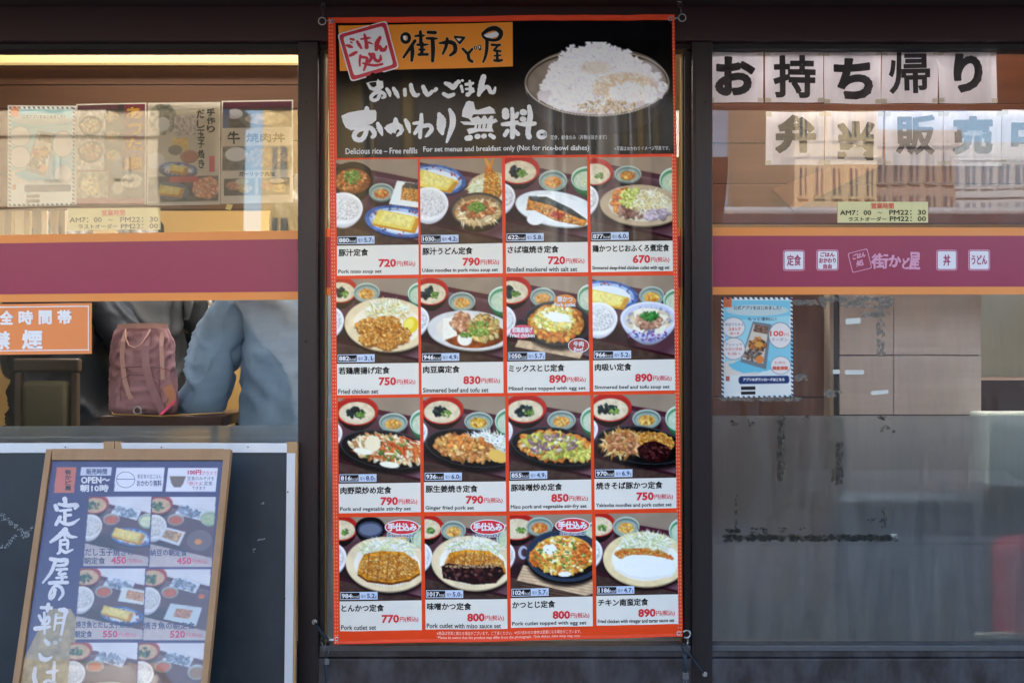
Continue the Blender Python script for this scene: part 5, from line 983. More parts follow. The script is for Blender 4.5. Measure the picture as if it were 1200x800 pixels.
# opening hours stickers
def hours(label, x0, y0, x1, y1, sl, surf, fm_):
    t = thing('hours_sticker', label, 'sticker', tuple(surf(np.array([(x0+x1)/2]), np.array([y1]))[0]), 'opening hours stickers')
    sheet('plate', surf, rect(x0, y0, x1, y1, sl), mat('pale_yellow_plastic', '#ddd49c', .4), t, 0, .001); w_ = x1-x0; h_ = y1-y0
    f = lambda a, b_, c, d: (x0+a*w_, y0+b_*h_, x0+c*w_, y0+d*h_)
    text('heading', surf, [('営業時間', f(.37, .06, .62, .34), dict(bold=.22, slope=sl))], mat('salmon_ink', '#d9604a', .5), t)
    text('times', surf, [('AM7：00', f(.025, .41, .37, .64), dict(bold=.15, slope=sl)), ('～', f(.44, .48, .49, .57), dict(slope=sl)), ('PM22：30', f(.57, .39, .975, .63), dict(bold=.15, slope=sl)), ('ラストオーダー', f(.12, .72, .54, .94), dict(slope=sl, bold=.1)), ('PM22：00', f(.575, .7, .975, .93), dict(bold=.15, slope=sl))], M_black, t)
hours('small yellow opening hours sticker low on the right upper window', 981.6, 236.5, 1087.6, 261, .0, flat(GD-.003), 0)
hours('small yellow opening hours sticker tucked under the left window posters', 79, 244.5, 188, 270, -.01, flat(GD+.004), 0)
# no smoking sign
S = flat(GD-.006); t = thing('no_smoking_sign', 'orange plate with white characters saying no smoking at all hours', 'sign', P(30, 415, GD))
sheet('plate', S, [(-38, 357), (107.4, 355), (107.2, 414.4), (-38, 416)], mat('orange_plate', '#e8894c', .4), t, .001, .003)
for q in ((-34, 359.8, 104.3, 361), (-34, 410.8, 104.3, 412)): quad('keyline', S, rect(*q, -.012), M_white, t, .0014)
quad('keyline', S, rect(103.3, 359.2, 104.3, 411), M_white, t, .0018)
text('lettering', S, [('全', (0, 364, 16, 380.5), dict(bold=.75)), ('時', (22, 363.8, 39, 380.3), dict(bold=.7)), ('間', (45.5, 363.6, 61, 380), dict(bold=.7)), ('帯', (67.5, 363.2, 84.5, 379.8), dict(bold=.7)), ('禁', (-7, 388, 12, 409.5), dict(bold=.9)), ('煙', (26, 386.5, 50, 409.3), dict(bold=.9))], M_white, t, .0016)

# ------------------------------------------------------------------ posters
def poster(label, c, pic, surf, th=.0012, m=M_poster, name='poster', sleeve=True):
    ca = np.array(c, float); ce_ = ca.mean(0)
    t = thing(name, label, 'poster', tuple(surf(np.array([ce_[0]]), np.array([ca[:, 1].max()]))[0]))
    if sleeve: sheet('sleeve', surf, c, mat('clear_sleeve_edge', '#c9c4b8', .25), t, 0, th)
    ci = [tuple(ce_+(q-ce_)*np.array([.965, .975])) for q in ca] if sleeve else c
    paint('print', surf, ci, pic, m, t, .0006); return t, ci
def bil(ci):
    a = np.array(ci, float)
    def f(u, v): return tuple((a[0]*(1-u)+a[1]*u)*(1-v)+(a[3]*(1-u)+a[2]*u)*v)
    return f
def bx(f, u0, v0, u1, v1): p0, p1 = f(u0, v0), f(u1, v1); return (p0[0], p0[1], p1[0], p1[1])
def app_pic(w, h):
    p = Pic(w, h, '#e6f2f6')
    p.poly([(.04, .03), (.96, .03), (.96, .2), (.04, .24)], '#7fd0ea'); p.ell(.5, .13, .44, .055, '#c9dde2'); p.poly([(.05, .24), (.95, .18), (.95, .7), (.05, .74)], '#a8e0f0'); p.ell(.25, .72, .3, .1, '#e9e4dc'); p.ell(.8, .5, .25, .25, '#8fd6ee', soft=6); p.ell(.42, .68, .3, .07, '#74cdea', lobes=.1)
    p.poly([(.44, .24), (.7, .27), (.62, .72), (.26, .64)], '#7b8794'); p.poly([(.45, .27), (.66, .29), (.58, .66), (.29, .61)], '#e0d8cc'); p.poly([(.47, .27), (.66, .29), (.64, .37), (.44, .34)], '#8a6a58', tex=.6); p.scat(.5, .47, .11, .05, 30, .03, ['#e0a050', '#3a3a40', '#e07a3c'], 2); p.ell(.52, .47, .06, .03, '#e8a850'); p.scat(.42, .57, .12, .05, 40, .022, ['#303438', '#e0d8c8', '#7a5a4a'], 2, flat=True); p.ell(.53, .62, .06, .04, '#e8904c')
    for x, y, rx, ry in ((.17, .3, .16, .1), (.17, .51, .16, .11), (.82, .38, .16, .13), (.82, .68, .14, .09)): p.ell(x, y, rx, ry, '#30404c'); p.ell(x, y, rx*.975, ry*.97, '#f2eef0')
    p.poly([(.03, .0), (.15, .0), (.15, .1), (.03, .1)], '#d8744c', tex=.3); p.poly([(.04, .77), (.96, .77), (.96, .97), (.04, .97)], '#e9f2f4')
    p.poly([(.26, .785), (.92, .785), (.94, .8), (.94, .845), (.92, .86), (.26, .86), (.24, .845), (.24, .8)], '#1f3a74'); p.poly([(.27, .885), (.47, .885), (.47, .918), (.27, .918)], '#15171c'); p.poly([(.27, .933), (.47, .933), (.47, .966), (.27, .966)], '#15171c')
    p.poly([(.06, .78), (.11, .78), (.11, .83), (.06, .83)], '#c05a4a', tex=.4)
    n = 24
    for e in range(2):
        for k in range(n):
            y = k/n; q = [(e*.965, y), (e*.965+.035, y+.015), (e*.965+.035, y+.015+.022), (e*.965, y+.022)]; p.poly([(e*.965, y-.015), (e*.965+.035, y-.015), (e*.965+.035, y+.03), (e*.965, y+.03)], '#e6eef2') if k % 1 else None; p.poly(q, '#24385c')
    for k in range(14):
        x = k/14
        for y in (.0, .978): p.poly([(x, y), (x+.03, y), (x+.045, y+.022), (x+.015, y+.022)], '#24385c')
    return p
t, ci = poster('white and sky blue smartphone app poster taped in the corner of the right window', [(845.2, 348.2), (928.6, 348.6), (929.6, 464.6), (845.6, 466.2)], app_pic(110, 156), flat(GD-.003), sleeve=False); f = bil(ci)
S = flat(GD-.003)
text('lettering', S, [('公式アプリをはじめました！', bx(f, .17, .085, .84, .125), dict(bold=.12)), ('もっと便利に！', bx(f, .37, .2, .77, .235), dict(bold=.12)), ('来店でたまる', bx(f, .05, .255, .31, .285), {}), ('プッシュで', bx(f, .05, .455, .29, .485), {}), ('クーポン', bx(f, .70, .405, .93, .44), {})], mat('slate_ink', '#4a5a70', .5), t, .001)
text('lettering', S, [('スタンプ', bx(f, .1, .3, .27, .335), dict(bold=.15)), ('カード', bx(f, .12, .345, .25, .375), dict(bold=.15)), ('100', bx(f, .68, .335, .87, .39), dict(bold=.4)), ('円', bx(f, .88, .36, .94, .39), {}), ('お得な', bx(f, .74, .64, .9, .67), {}), ('機能満載', bx(f, .71, .69, .93, .73), dict(bold=.25)), ('お店の情報', bx(f, .05, .5, .29, .53), {}), ('も届く', bx(f, .08, .545, .27, .575), {})], mat('coral_ink', '#d8604a', .5), t, .001)
text('lettering', S, [('アプリのダウンロードはこちら', bx(f, .3, .803, .88, .842), dict(bold=.2))], M_white, t, .001)

# four posters in the left window
z0 = lambda *q: [(q[i]/2.963, q[i+1]/2.963) for i in range(0, 8, 2)]
Sp = flat(GD+.01)
p = app_pic(88, 122); p.a = p.a*.72+srgb('#efe6c8')*.28  # cream veil of the window reflection mixed into the print colour
t, ci = poster('pale washed-out app poster with striped airmail edge, leftmost in the left window', z0(27, 366, 264, 368, 262, 716, 26, 720), p, Sp); f = bil(ci)
text('lettering', Sp, [('公式アプリをはじめました！', bx(f, .2, .085, .85, .12), {}), ('アプリのダウンロードはこちら', bx(f, .3, .803, .88, .842), {})], mat('slate_ink', '#4a5a70', .5), t, .001)
p = Pic(90, 126, '#7a2032'); p.poly([(0, 0), (.52, 0), (.46, .65), (0, .65)], '#c9c4b8', tex=.3); p.poly([(.42, 0), (.68, 0), (.66, .66), (.4, .66)], '#2c241e'); p.poly([(0, .0), (.6, .0), (.6, .05), (0, .05)], '#5a2430')
for x, y in ((.52, .12), (.52, .3), (.53, .5)): p.bowl(x, y, .12, .07, '#3a2c24', '#b58a4c', '#1c1614', .04); p.scat(x, y, .09, .04, 24, .02, ['#d8a050', '#e8d0a0', '#7c8a3c'])
p.poly([(.0, .66), (.46, .66), (.46, .93), (0, .93)], '#a8a088', tex=.4); p.poly([(.48, .66), (1, .66), (1, .93), (.48, .93)], '#2f3a38'); p.ell(.2, .8, .14, .1, '#e0d0a0', tex=.4); p.ell(.8, .76, .16, .07, '#e6e0cc', tex=.3); p.ell(.6, .83, .08, .06, '#cfc8b4'); p.poly([(0, .93), (1, .93), (1, 1), (0, 1)], '#9a2c38'); p.bowl(.2, .2, .17, .09, '#5a4638', '#c8a468', '#2c221c', .06); p.scat(.2, .2, .13, .06, 40, .02, ['#e0c080', '#b87040', '#8a9a4c', '#efe4c8']); p.bowl(.2, .46, .18, .1, '#3c3834', '#b87848', '#221c1a', .06); p.scat(.2, .46, .14, .07, 50, .02, ['#e0b070', '#c85a34', '#7c8c44', '#efe4c8'])
t, ci = poster('dark red hot pot poster with golden vertical lettering, second in the left window', z0(265, 362, 508, 357, 506, 714, 262, 716), p, Sp); f = bil(ci)
text('title', Sp, [(c, bx(f, .72+.03*(k % 2), .03+.155*k, .96, .15+.155*k), dict(bold=.7, brush=.03)) for k, c in enumerate('あったか')]+[('鍋', bx(f, .68, .53, .96, .66), dict(bold=.6, brush=.03))], mat('gold_ink', '#d9a52c', .5), t, .001)
p = Pic(94, 128, '#cfc6b2'); p.a *= (1+.1*(vnoise(p.h, p.w, 4)[..., None]-.5)); p.ell(.2, .15, .2, .16, '#8c8a78', tex=.6); p.ell(.2, .2, .1, .07, '#e0e0d8'); p.poly([(.36, .12), (.68, .12), (.66, .32), (.36, .32)], '#c4b8b0', tex=.4); p.poly([(.34, .34), (.56, .34), (.56, .46), (.32, .46)], '#e2c060', tex=.2)
p.ell(.1, .56, .13, .08, '#e6e2dc'); p.ell(.38, .46, .1, .05, '#6a6258'); p.bowl(.58, .52, .13, .06, '#c89070', '#b8684a', '#8a4a38', .04); blueplate(p, .42, .65, .27, .07, 5); omelet(p, [(.32, .6), (.57, .63), (.54, .69), (.3, .66)]); p.poly([(0, .72), (1, .72), (1, .97), (0, .97)], '#4e4a44', tex=.5); p.ell(.32, .86, .26, .09, '#6a7486', 6); omelet(p, [(.17, .8), (.52, .84), (.47, .91), (.14, .88)]); p.ell(.82, .84, .2, .11, '#d89a78', tex=.5, lobes=.08); p.scat(.82, .84, .17, .09, 60, .02, ['#e0a080', '#c87858', '#efc8a8']); p.poly([(.3, .72), (.7, .72), (.72, .78), (.3, .78)], '#c84a4c'); p.poly([(.86, .52), (.94, .52), (.94, .68), (.86, .68)], '#c83a5c')
t, ci = poster('cream poster of handmade rolled omelette with brush lettering, third in the left window', z0(513, 358, 764, 355, 763, 710, 510, 715), p, Sp); f = bil(ci)
text('title', Sp, [(c, bx(f, .83, .05+.085*k, .95, .125+.085*k), dict(bold=.35, brush=.03)) for k, c in enumerate('手作り')]+[(c, bx(f, .68+.02*k/3, .06+.1*k, .8, .15+.1*k), dict(bold=.35, brush=.03)) for k, c in enumerate('だし玉子焼き')], M_black, t, .001)
p = Pic(94, 130, '#d9cfbe'); p.poly([(0, 0), (1, 0), (1, .07), (0, .07)], '#5c1c34'); p.poly([(0, .07), (1, .07), (1, .26), (0, .26)], '#4a4440', tex=.5); p.ell(.17, .12, .12, .05, '#dcdfe6'); p.ell(.62, .17, .3, .06, '#cfc0a4', tex=.4); p.poly([(0, .07), (.1, .07), (.1, .26), (0, .26)], '#3a5a8c'); p.poly([(0, .44), (1, .44), (1, .68), (0, .68)], '#50504c', tex=.5); p.ell(.2, .52, .16, .07, '#e6e6e6'); p.scat(.65, .56, .3, .09, 120, .024, ['#c0a070', '#a87850', '#d8c090', '#7c5a3a'])
for x0_ in (.03, .52):
    p.poly([(x0_, .76), (x0_+.44, .76), (x0_+.44, .93), (x0_, .93)], '#4a4846'); p.ell(x0_+.14, .83, .11, .045, '#c89070', tex=.4); p.ell(x0_+.3, .86, .1, .045, '#d8b870', tex=.4); p.ell(x0_+.26, .79, .1, .03, '#e6dcc0')
t, ci = poster('beef rice bowl poster with plum header and four photos, rightmost in the left window', z0(770, 351, 1018, 347, 1017, 703, 766, 708), p, Sp); f = bil(ci)
text('title', Sp, [('牛', bx(f, .07, .29, .25, .42), dict(bold=.5, brush=.03)), ('焼肉丼', bx(f, .34, .31, .9, .41), dict(bold=.3, brush=.03)), ('ガーリック肉飯', bx(f, .24, .695, .76, .75), dict(bold=.25))], M_black, t, .001)
quad('note_tag', flat(GD+.006), [(266, 239), (273, 240), (270, 247), (264, 245)], mat('note_yellow', '#e0cf80', .6), label='small torn yellow paper tab under the rightmost left window poster', cat='paper tab')
text('sticker_marks', flat(GD-.001), [('日', (16, 98, 20, 106), {}), ('え', (82, 97.5, 87, 106.5), {})], mat('faint_white', '#c9b9a4', .5), label='tiny white leftover letter marks high on the left window', cat='marks') if False else None

# ------------------------------------------------------------------ tape residue and dirt on the right pane
def residue(label, polys, col, d=GD-.0035, a=.6, dens=True):
    m = bpy.data.materials.get('residue_'+col[1:])
    if not m:
        m = glass_mat('residue_'+col[1:], 1.2); nt_ = m.node_tree; n = nt_.nodes; mxs = [q for q in n if q.type == 'MIX_SHADER'][0]
        df = n.new('ShaderNodeBsdfDiffuse'); df.inputs[0].default_value = (*lin(col), 1); m2 = n.new('ShaderNodeMixShader'); t_ = n.new('ShaderNodeTexNoise'); t_.inputs['Scale'].default_value = 70; t_.inputs['Detail'].default_value = 6
        tc_ = n.new('ShaderNodeTexCoord'); nt_.links.new(tc_.outputs['Object'], t_.inputs[0]); r_ = n.new('ShaderNodeMapRange'); r_.inputs[1].default_value = .35; r_.inputs[2].default_value = .6; r_.inputs[3].default_value = .12; r_.inputs[4].default_value = a
        nt_.links.new(t_.outputs[0], r_.inputs[0]); nt_.links.new(r_.outputs[0], m2.inputs[0]); nt_.links.new(mxs.outputs[0], m2.inputs[1]); nt_.links.new(df.outputs[0], m2.inputs[2]); nt_.links.new(m2.outputs[0], n['Material Output'].inputs[0])
    V = []; F = []; S = flat(d)
    for x0, y0, x1, y1 in polys:
        if dens and x1-x0 > 60:
            xs_ = np.linspace(x0, x1, 60); tp = [(q, y0+1.2+random.uniform(-.8, .8)) for q in xs_]+[(q, y1-1.2+random.uniform(-.8, .8)) for q in xs_[::-1]]; tp = np.array(tp); b0 = len(V); V += S(tp[:, 0], tp[:, 1], -.0002).tolist(); F += [[b0+i, b0+119-i, b0+118-i, b0+i+1] for i in range(59)]
        ar = (x1-x0)*(y1-y0)
        for k in range(int(ar/(2.2 if dens else 5))+6):
            cx = random.uniform(x0, x1); cy = random.uniform(y0, y1)
            if mnoise.noise(Vector((cx*.12, cy*.12, x0))) < (-.25 if dens else .0): continue
            L_ = random.uniform(.6, 2.6)*(1.6 if dens else 1.2); vert = (y1-y0) > (x1-x0); n_ = 9; ph = random.random()*6
            pp = np.array([[cx+(L_*.55 if vert else L_)*math.cos(a)*random.uniform(.6, 1.1), cy+(L_ if vert else L_*.55)*math.sin(a)*random.uniform(.6, 1.1)] for a in np.linspace(0, 6.283, n_, endpoint=False)])
            b0 = len(V); V += S(pp[:, 0], pp[:, 1], .00002*(len(F) % 60)).tolist(); F.append([b0+i for i in range(n_)][::-1])
    mesh('tape_residue', V, F, m, label=label, cat='tape residue', kind='stuff')
residue('dark greenish strip of tape residue across the frosted glass', [(850, 626.5, 1050, 633.5), (852, 619, 897, 624)], '#3c3d37', a=.55)
residue('pale worn adhesive streaks beside the app poster', [(929, 352, 970, 357), (960, 348, 1048, 353), (985, 352, 1045, 360), (1028, 360, 1036, 416), (1010, 366, 1042, 371), (931, 438, 945, 445), (845, 466, 940, 469), (963, 457, 985, 464), (962, 352, 968, 362)], '#8a847c', a=.7)
residue('dark mould spots along the top of the frosted film', [(853, 488, 864, 499), (876, 488, 884, 500), (1030, 488, 1048, 506), (909, 486, 919, 490), (935, 486, 946, 491), (861, 575, 864, 620), (1033, 582, 1039, 618), (1008, 607, 1036, 612), (913, 618, 921, 623), (938, 617, 947, 620)], '#45433e', a=.5, dens=False)
residue('long grey brown vertical tape stains on the frosted film', [(911, 492, 919, 562), (980, 520, 987, 565), (975, 552, 983, 568)], '#57524c', a=.4)
for q, lb in (((991, 373.5, 1008.5, 380), 'small white tape scrap below the pale adhesive streaks'), ((990.5, 433.5, 1012.5, 438.6), 'pale grey tape scrap on the lower partition panel'), ((1021, 458, 1041, 462.5), 'thin white tape scrap just above the frosted film'), ((976, 433, 984, 438), 'tiny white tape scrap on the partition post'), ((1044, 625, 1052, 629), 'bright white paint chip at the end of the dark residue strip')):
    quad('tape_scrap', flat(GD-.002), rect(*q, random.uniform(-.1, .05)), mat('white_tape', '#c4c6c0', .5), label=lb, cat='tape scrap', group='tape scraps on the right window')

# ------------------------------------------------------------------ black boards leaning on the shop front
n_b = np.array([0, -1, .10]); Sk = plane(P(200, 519, -.03), n_b)
aw = mat('white_aluminium', '#c9ced6', .35, metal=.2, var=.15, vscale=12); cap_ = mat('brown_corner_cap', '#a8845c', .5); bb = mat('blackboard', '#14202b', .5, var=.7, vscale=3.5, vcol='#2a3742', bump=.15)
def sbox(name, c4_, m, par, th=.02, off=0): return sheet(name, Sk, c4_, m, par, off, th)
t = thing('blackboard', 'aluminium framed black board leaning at the window, its right frame bare', 'blackboard', tuple(Sk(np.array([245.]), np.array([1000.]))[0]), 'black boards leaning on the shop front')
sbox('writing_surface', [(143, 529.5), (337, 530), (334, 1010), (138, 1010)], bb, t, .006, .004); sbox('top_rail', [(141, 518.6), (338, 519), (338, 530), (141, 529.6)], aw, t, .016, .012); sbox('side_rail', [(337.2, 530.4), (347, 530.4), (341.5, 1010), (332, 1010)], aw, t, .016, .0122); sbox('side_rail', [(138, 530), (141, 530), (138, 1010), (135, 1010)], aw, t, .016, .0122)
sbox('outer_edge', [(347.3, 518), (349.4, 518), (345, 1010), (342, 1010)], cap_, t, .018, .0124); sbox('corner_cap', [(337.5, 517.4), (349, 517.4), (348.6, 530.6), (337.5, 530.6)], cap_, t, .02, .0135); sbox('corner_cap', [(136.8, 517), (143, 517), (145, 526.5), (136.8, 526.5)], cap_, t, .02, .0135)
for q in ((191, 523.8), (292, 523.5), (338.5, 576), (335.2, 700), (333.5, 789)): poly('screw', Sk, ellp(q[0], q[1], .9, .9, 8), M_gasket, t, .0142)
t = thing('blackboard', 'aluminium framed black board at the far left, chalk scrawl near its edge', 'blackboard', tuple(Sk(np.array([30.]), np.array([1000.]))[0]), 'black boards leaning on the shop front')
sbox('writing_surface', [(-230, 531), (132.5, 530.5), (129, 1010), (-230, 1010)], bb, t, .006, .004); sbox('top_rail', [(-232, 519.5), (132, 518.6), (132, 529.8), (-232, 531)], aw, t, .016, .012); sbox('side_rail', [(132.2, 530.8), (135.6, 530.8), (131.5, 1010), (128.5, 1010)], aw, t, .016, .0122); sbox('corner_cap', [(123.5, 517), (136, 517), (136, 529.5), (123.5, 529.5)], cap_, t, .02, .0135)
poly('screw', Sk, ellp(79, 523.7, .9, .9, 8), M_gasket, t, .0142)
cv = [];
b = MB()
def chalk(pts, wd):
    for (xa, ya), (xb_, yb) in zip(pts, pts[1:]):
        L_ = math.hypot(xb_-xa, yb-ya); n_ = int(L_*2.2)
        for k in range(n_):
            u = k/n_; xx = xa+(xb_-xa)*u+random.gauss(0, wd); yy = ya+(yb-ya)*u+random.gauss(0, wd); r_ = random.uniform(.3, .8)
            b.add(Sk(np.array([xx-r_, xx+r_, xx+r_*.6, xx-r_*.7]), np.array([yy+r_, yy+r_*.7, yy-r_, yy-r_*.6]), .0048), [(0, 1, 2, 3)])
chalk([(0, 601), (10, 609), (22, 618), (34, 627)], 1.5); chalk([(0, 642), (8, 640), (15, 632), (20, 627)], 1.2); chalk([(26, 627), (34, 622), (34, 628), (27, 629)], .8); chalk([(36, 618), (44, 617)], 1); chalk([(297, 644), (299, 642)], .9); chalk([(308, 588), (309, 590)], .8); chalk([(303, 632), (311, 631)], .4)
b.done('chalk_marks', mat('chalk', '#8d959c', .9), t, kind='stuff')

# ------------------------------------------------------------------ the framed menu board leaning in front
pT = P(165, 528, -.2); ang = math.atan(.34); n_a = np.array([0, -math.cos(ang), math.sin(ang)]); Sa = plane(pT, n_a)
wf = mat('walnut_frame', '#a07850', .5, var=.45, vscale=8, vcol='#7c5a3a', bump=.25, bscale=120, stretch=(2, 2, .6))
t = thing('menu_board', 'wood framed breakfast menu board leaning in front of the black boards', 'menu board', tuple(Sa(np.array([125.]), np.array([1085.]))[0]))
L0, L1, R0, R1 = (57.0, 529), (-21, 1090), (272.2, 529.5), (218.3, 1090)
def lx(x, y): return x+(y-529)*(-39/271)      # left edge direction
def rx_(x, y): return x+(y-529)*(-27/271)
def fr(name, c4_, off, th=.022): return sheet(name, Sa, c4_, wf, t, off, th)
yb = 1085
fr('side_rail', [(57, 527.5), (63.5, 527.5), (lx(64.2, yb)+1, yb), (lx(57, yb), yb)], .016); fr('side_rail', [(264.5, 527.5), (272, 527.5), (rx_(272, yb), yb), (rx_(264.5, yb), yb)], .016)
fr('top_rail', [(63.6, 527), (264.4, 527), (264.4, 540), (63.6, 540)], .0155); fr('bottom_rail', [(lx(64.2, 1070), 1070), (rx_(264, 1070), 1070), (rx_(264, 1084), 1084), (lx(64.2, 1084), 1084)], .0155)
# poster print painted in the board's own frame
H0, H1 = 539, 1071
def bq(u, v):
    y = H0+(H1-H0)*v; xl = lx(62.5, y); xr = rx_(265.5, y); return xl+(xr-xl)*u, y
PW, PH = 250, 660
p = Pic(PW, PH, '#3b2d66'); yy, xx = np.mgrid[0:p.h, 0:p.w]; p.a += (vnoise(p.h, p.w, 6)[..., None]-.5)*.06
inv = lambda X, Y: ((X-lx(62.5, Y))/(rx_(265.5, Y)-lx(62.5, Y)), (Y-H0)/(H1-H0))
z5 = lambda a, b_: inv(a/2.7575, 510+b_/2.7575)
p.poly([z5(160, 560), z5(230, 560), z5(270, 620), z5(225, 700), z5(255, 800), z5(255, 1400), z5(-80, 1400), z5(40, 800)], '#a8936c', tex=.25)
def boardphoto(q, kind):
    w_, h_ = 74, 82; d = Pic(w_, h_, '#e2e0e6'); d = tray(w_, h_, True)
    d.bowl(.1, .1, .22, .14, '#c8443c', '#d8b48a', '#3a2024', .12, .6, '#a83a34'); d.scat(.08, .13, .09, .06, 16, .02, SEA+GRN); d.poly([(.45, .1), (.85, .2), (.78, .34), (.36, .24)], '#dfe3ea'); d.scat(.6, .22, .2, .06, 40, .02, ['#8a94a8', '#b8c2d0', '#5c6678'], 3, 14, flat=True); d.bowl(.38, .32, .13, .08, '#bfc6c0', '#c8643c', '#7a7f78', .05)
    rice(d, .04, .42, .2, .17)
    if kind == 0: blueplate(d, .72, .58, .34, .13); omelet(d, [(.45, .44), (.93, .54), (.86, .68), (.4, .56)]); d.bowl(.95, .34, .14, .1, '#cfd8c4', '#dfe4c0', '#8aa88a', .07)
    if kind == 1: d.poly([(.2, .42), (.55, .5), (.46, .7), (.1, .6)], '#dfe2ea'); d.poly([(.24, .46), (.5, .52), (.43, .65), (.17, .57)], '#b8946c', tex=.5); d.ell(.78, .62, .2, .15, '#7a6468'); d.ell(.76, .64, .06, .04, '#e8943c'); d.bowl(.92, .3, .15, .1, '#cfd8c4', '#b8c89a', '#8aa88a', .07)
    if kind == 2: blueplate(d, .68, .66, .34, .12); omelet(d, [(.4, .52), (.85, .62), (.8, .74), (.36, .62)]); d.poly([(.66, .26), (1.05, .32), (1.05, .52), (.6, .46)], '#dfe4e2'); d.poly([(.74, .3), (1.0, .35), (.98, .47), (.72, .42)], '#c8946c', tex=.4)
    if kind == 3: d.poly([(.4, .48), (.9, .54), (.82, .8), (.3, .7)], '#cfdade'); d.poly([(.5, .55), (.76, .58), (.7, .7), (.45, .66)], '#b8805c', tex=.5); d.ell(.88, .38, .05, .035, '#e8743c')
    if kind == 4: d.bowl(.6, .72, .4, .18, '#a89c8c', '#e6e2dc', '#6a6058', .1); d.scat(.6, .7, .3, .12, 50, .035, ['#efece6', '#d8b090', '#c8c0b8'])
    if kind == 5: d.poly([(.3, .6), (.9, .66), (.84, .95), (.2, .85)], '#cfdade'); d.scat(.55, .78, .2, .08, 40, .03, ['#d89a5c', '#b8743c']); d.bowl(.9, .4, .14, .1, '#dfe2e0', '#a8805c', '#8a8f88', .06)
    d.poly([(-.05, .66), (1.05, .88), (1.05, 1.1), (-.05, 1.1)], '#cfc2c0', a=.9, tex=.06)
    a = d.arr(); sgr = np.array(q, float)*[p.w, p.h]; x0_, y0_ = sgr.min(0).astype(int); x1_, y1_ = sgr.max(0).astype(int)+1
    y1_ = min(y1_, p.h); x0_ = max(x0_, 0); x1_ = min(x1_, p.w)
    if y1_ <= y0_: return
    YY, XX = np.mgrid[y0_:y1_, x0_:x1_]; tl, tr_, br_, bl = sgr
    v = (YY-(tl[1]+tr_[1])/2)/((bl[1]+br_[1])/2-(tl[1]+tr_[1])/2); xl = tl[0]+(bl[0]-tl[0])*v; xr = tr_[0]+(br_[0]-tr_[0])*v; u = (XX-xl)/(xr-xl)
    ok = (u >= 0) & (u <= 1) & (v >= 0) & (v <= 1); ui = np.clip((u*w_).astype(int), 0, w_-1); vi = np.clip((v*h_).astype(int), 0, h_-1)
    r_ = p.a[y0_:y1_, x0_:x1_]; p.a[y0_:y1_, x0_:x1_] = np.where(ok[..., None], a[vi, ui], r_)
QS = [((290, 198), (490, 199), (479, 422), (271, 421)), ((494, 199), (697, 199), (683, 425), (483, 424)), ((262, 429), (470, 430), (461, 658), (243, 656)), ((474, 431), (681, 432), (666, 661), (463, 660)), ((232, 668), (446, 669), (436, 900), (213, 900)), ((450, 668), (661, 670), (649, 902), (440, 900)), ((210, 915), (434, 915), (424, 1150), (190, 1150)), ((438, 915), (646, 917), (634, 1150), (428, 1150))]
for k, q in enumerate(QS): boardphoto([z5(*c) for c in q], k if k < 6 else k-6)
def pbox(a, b_, c, d, col, **k): p.poly([z5(a, b_), z5(c, b_), z5(c-(d-b_)*.1, d), z5(a-(d-b_)*.12, d)], col, **k)
pbox(186, 104, 249, 186, '#d8704c'); pbox(264, 104, 363, 130, '#dfe0ee'); pbox(378, 105, 533, 182, '#efeef6'); pbox(544, 106, 704, 183, '#efeef6')
p.poly([z5(549, 133), z5(601, 133), z5(592, 158), z5(584, 168), z5(563, 168), z5(554, 156)], '#7c6450')
pc = p.arr(); hh, ww = pc.shape[:2]; vv = np.linspace(0, 1, hh)[:, None]; uu = np.linspace(0, 1, ww)[None, :]
X, Y = bq(uu+0*vv, vv+0*uu); V = Sa(X.ravel(), Y.ravel(), .004); i_ = np.arange(hh-1)[:, None]*ww+np.arange(ww-1)[None, :]; F = np.stack([i_, i_+ww, i_+ww+1, i_+1], -1).reshape(-1, 4)
o = mesh('poster_print', V, F.tolist(), M_print, t, smooth=True); c_ = np.where(pc <= .04045, pc/12.92, ((pc+.055)/1.055)**2.4).reshape(-1, 3); o.data.color_attributes.new('print', 'FLOAT_COLOR', 'POINT').data.foreach_set('color', np.hstack([c_, np.ones((len(c_), 1))]).ravel().astype(np.float32))
sheet('back_board', Sa, [(63, 538), (265, 538), (rx_(265, 1075), 1075), (lx(63, 1075), 1075)], M_gasket, t, .0, .01)
mesh('cover_pane', Sa(np.array([63., 265, rx_(265, 1071), lx(63, 1071)]), np.array([539., 539, 1071, 1071]), .009), [(3, 2, 1, 0)], glass_mat('acrylic', 1.55, base=.02, dirt=.03), t)
y5 = lambda a, b_, c, d: (a/2.7575, 510+b_/2.7575, c/2.7575, 510+d/2.7575)
S5 = lambda x, y, off=0: Sa(x, y, off+.004); sk = dict(slope=0.0)
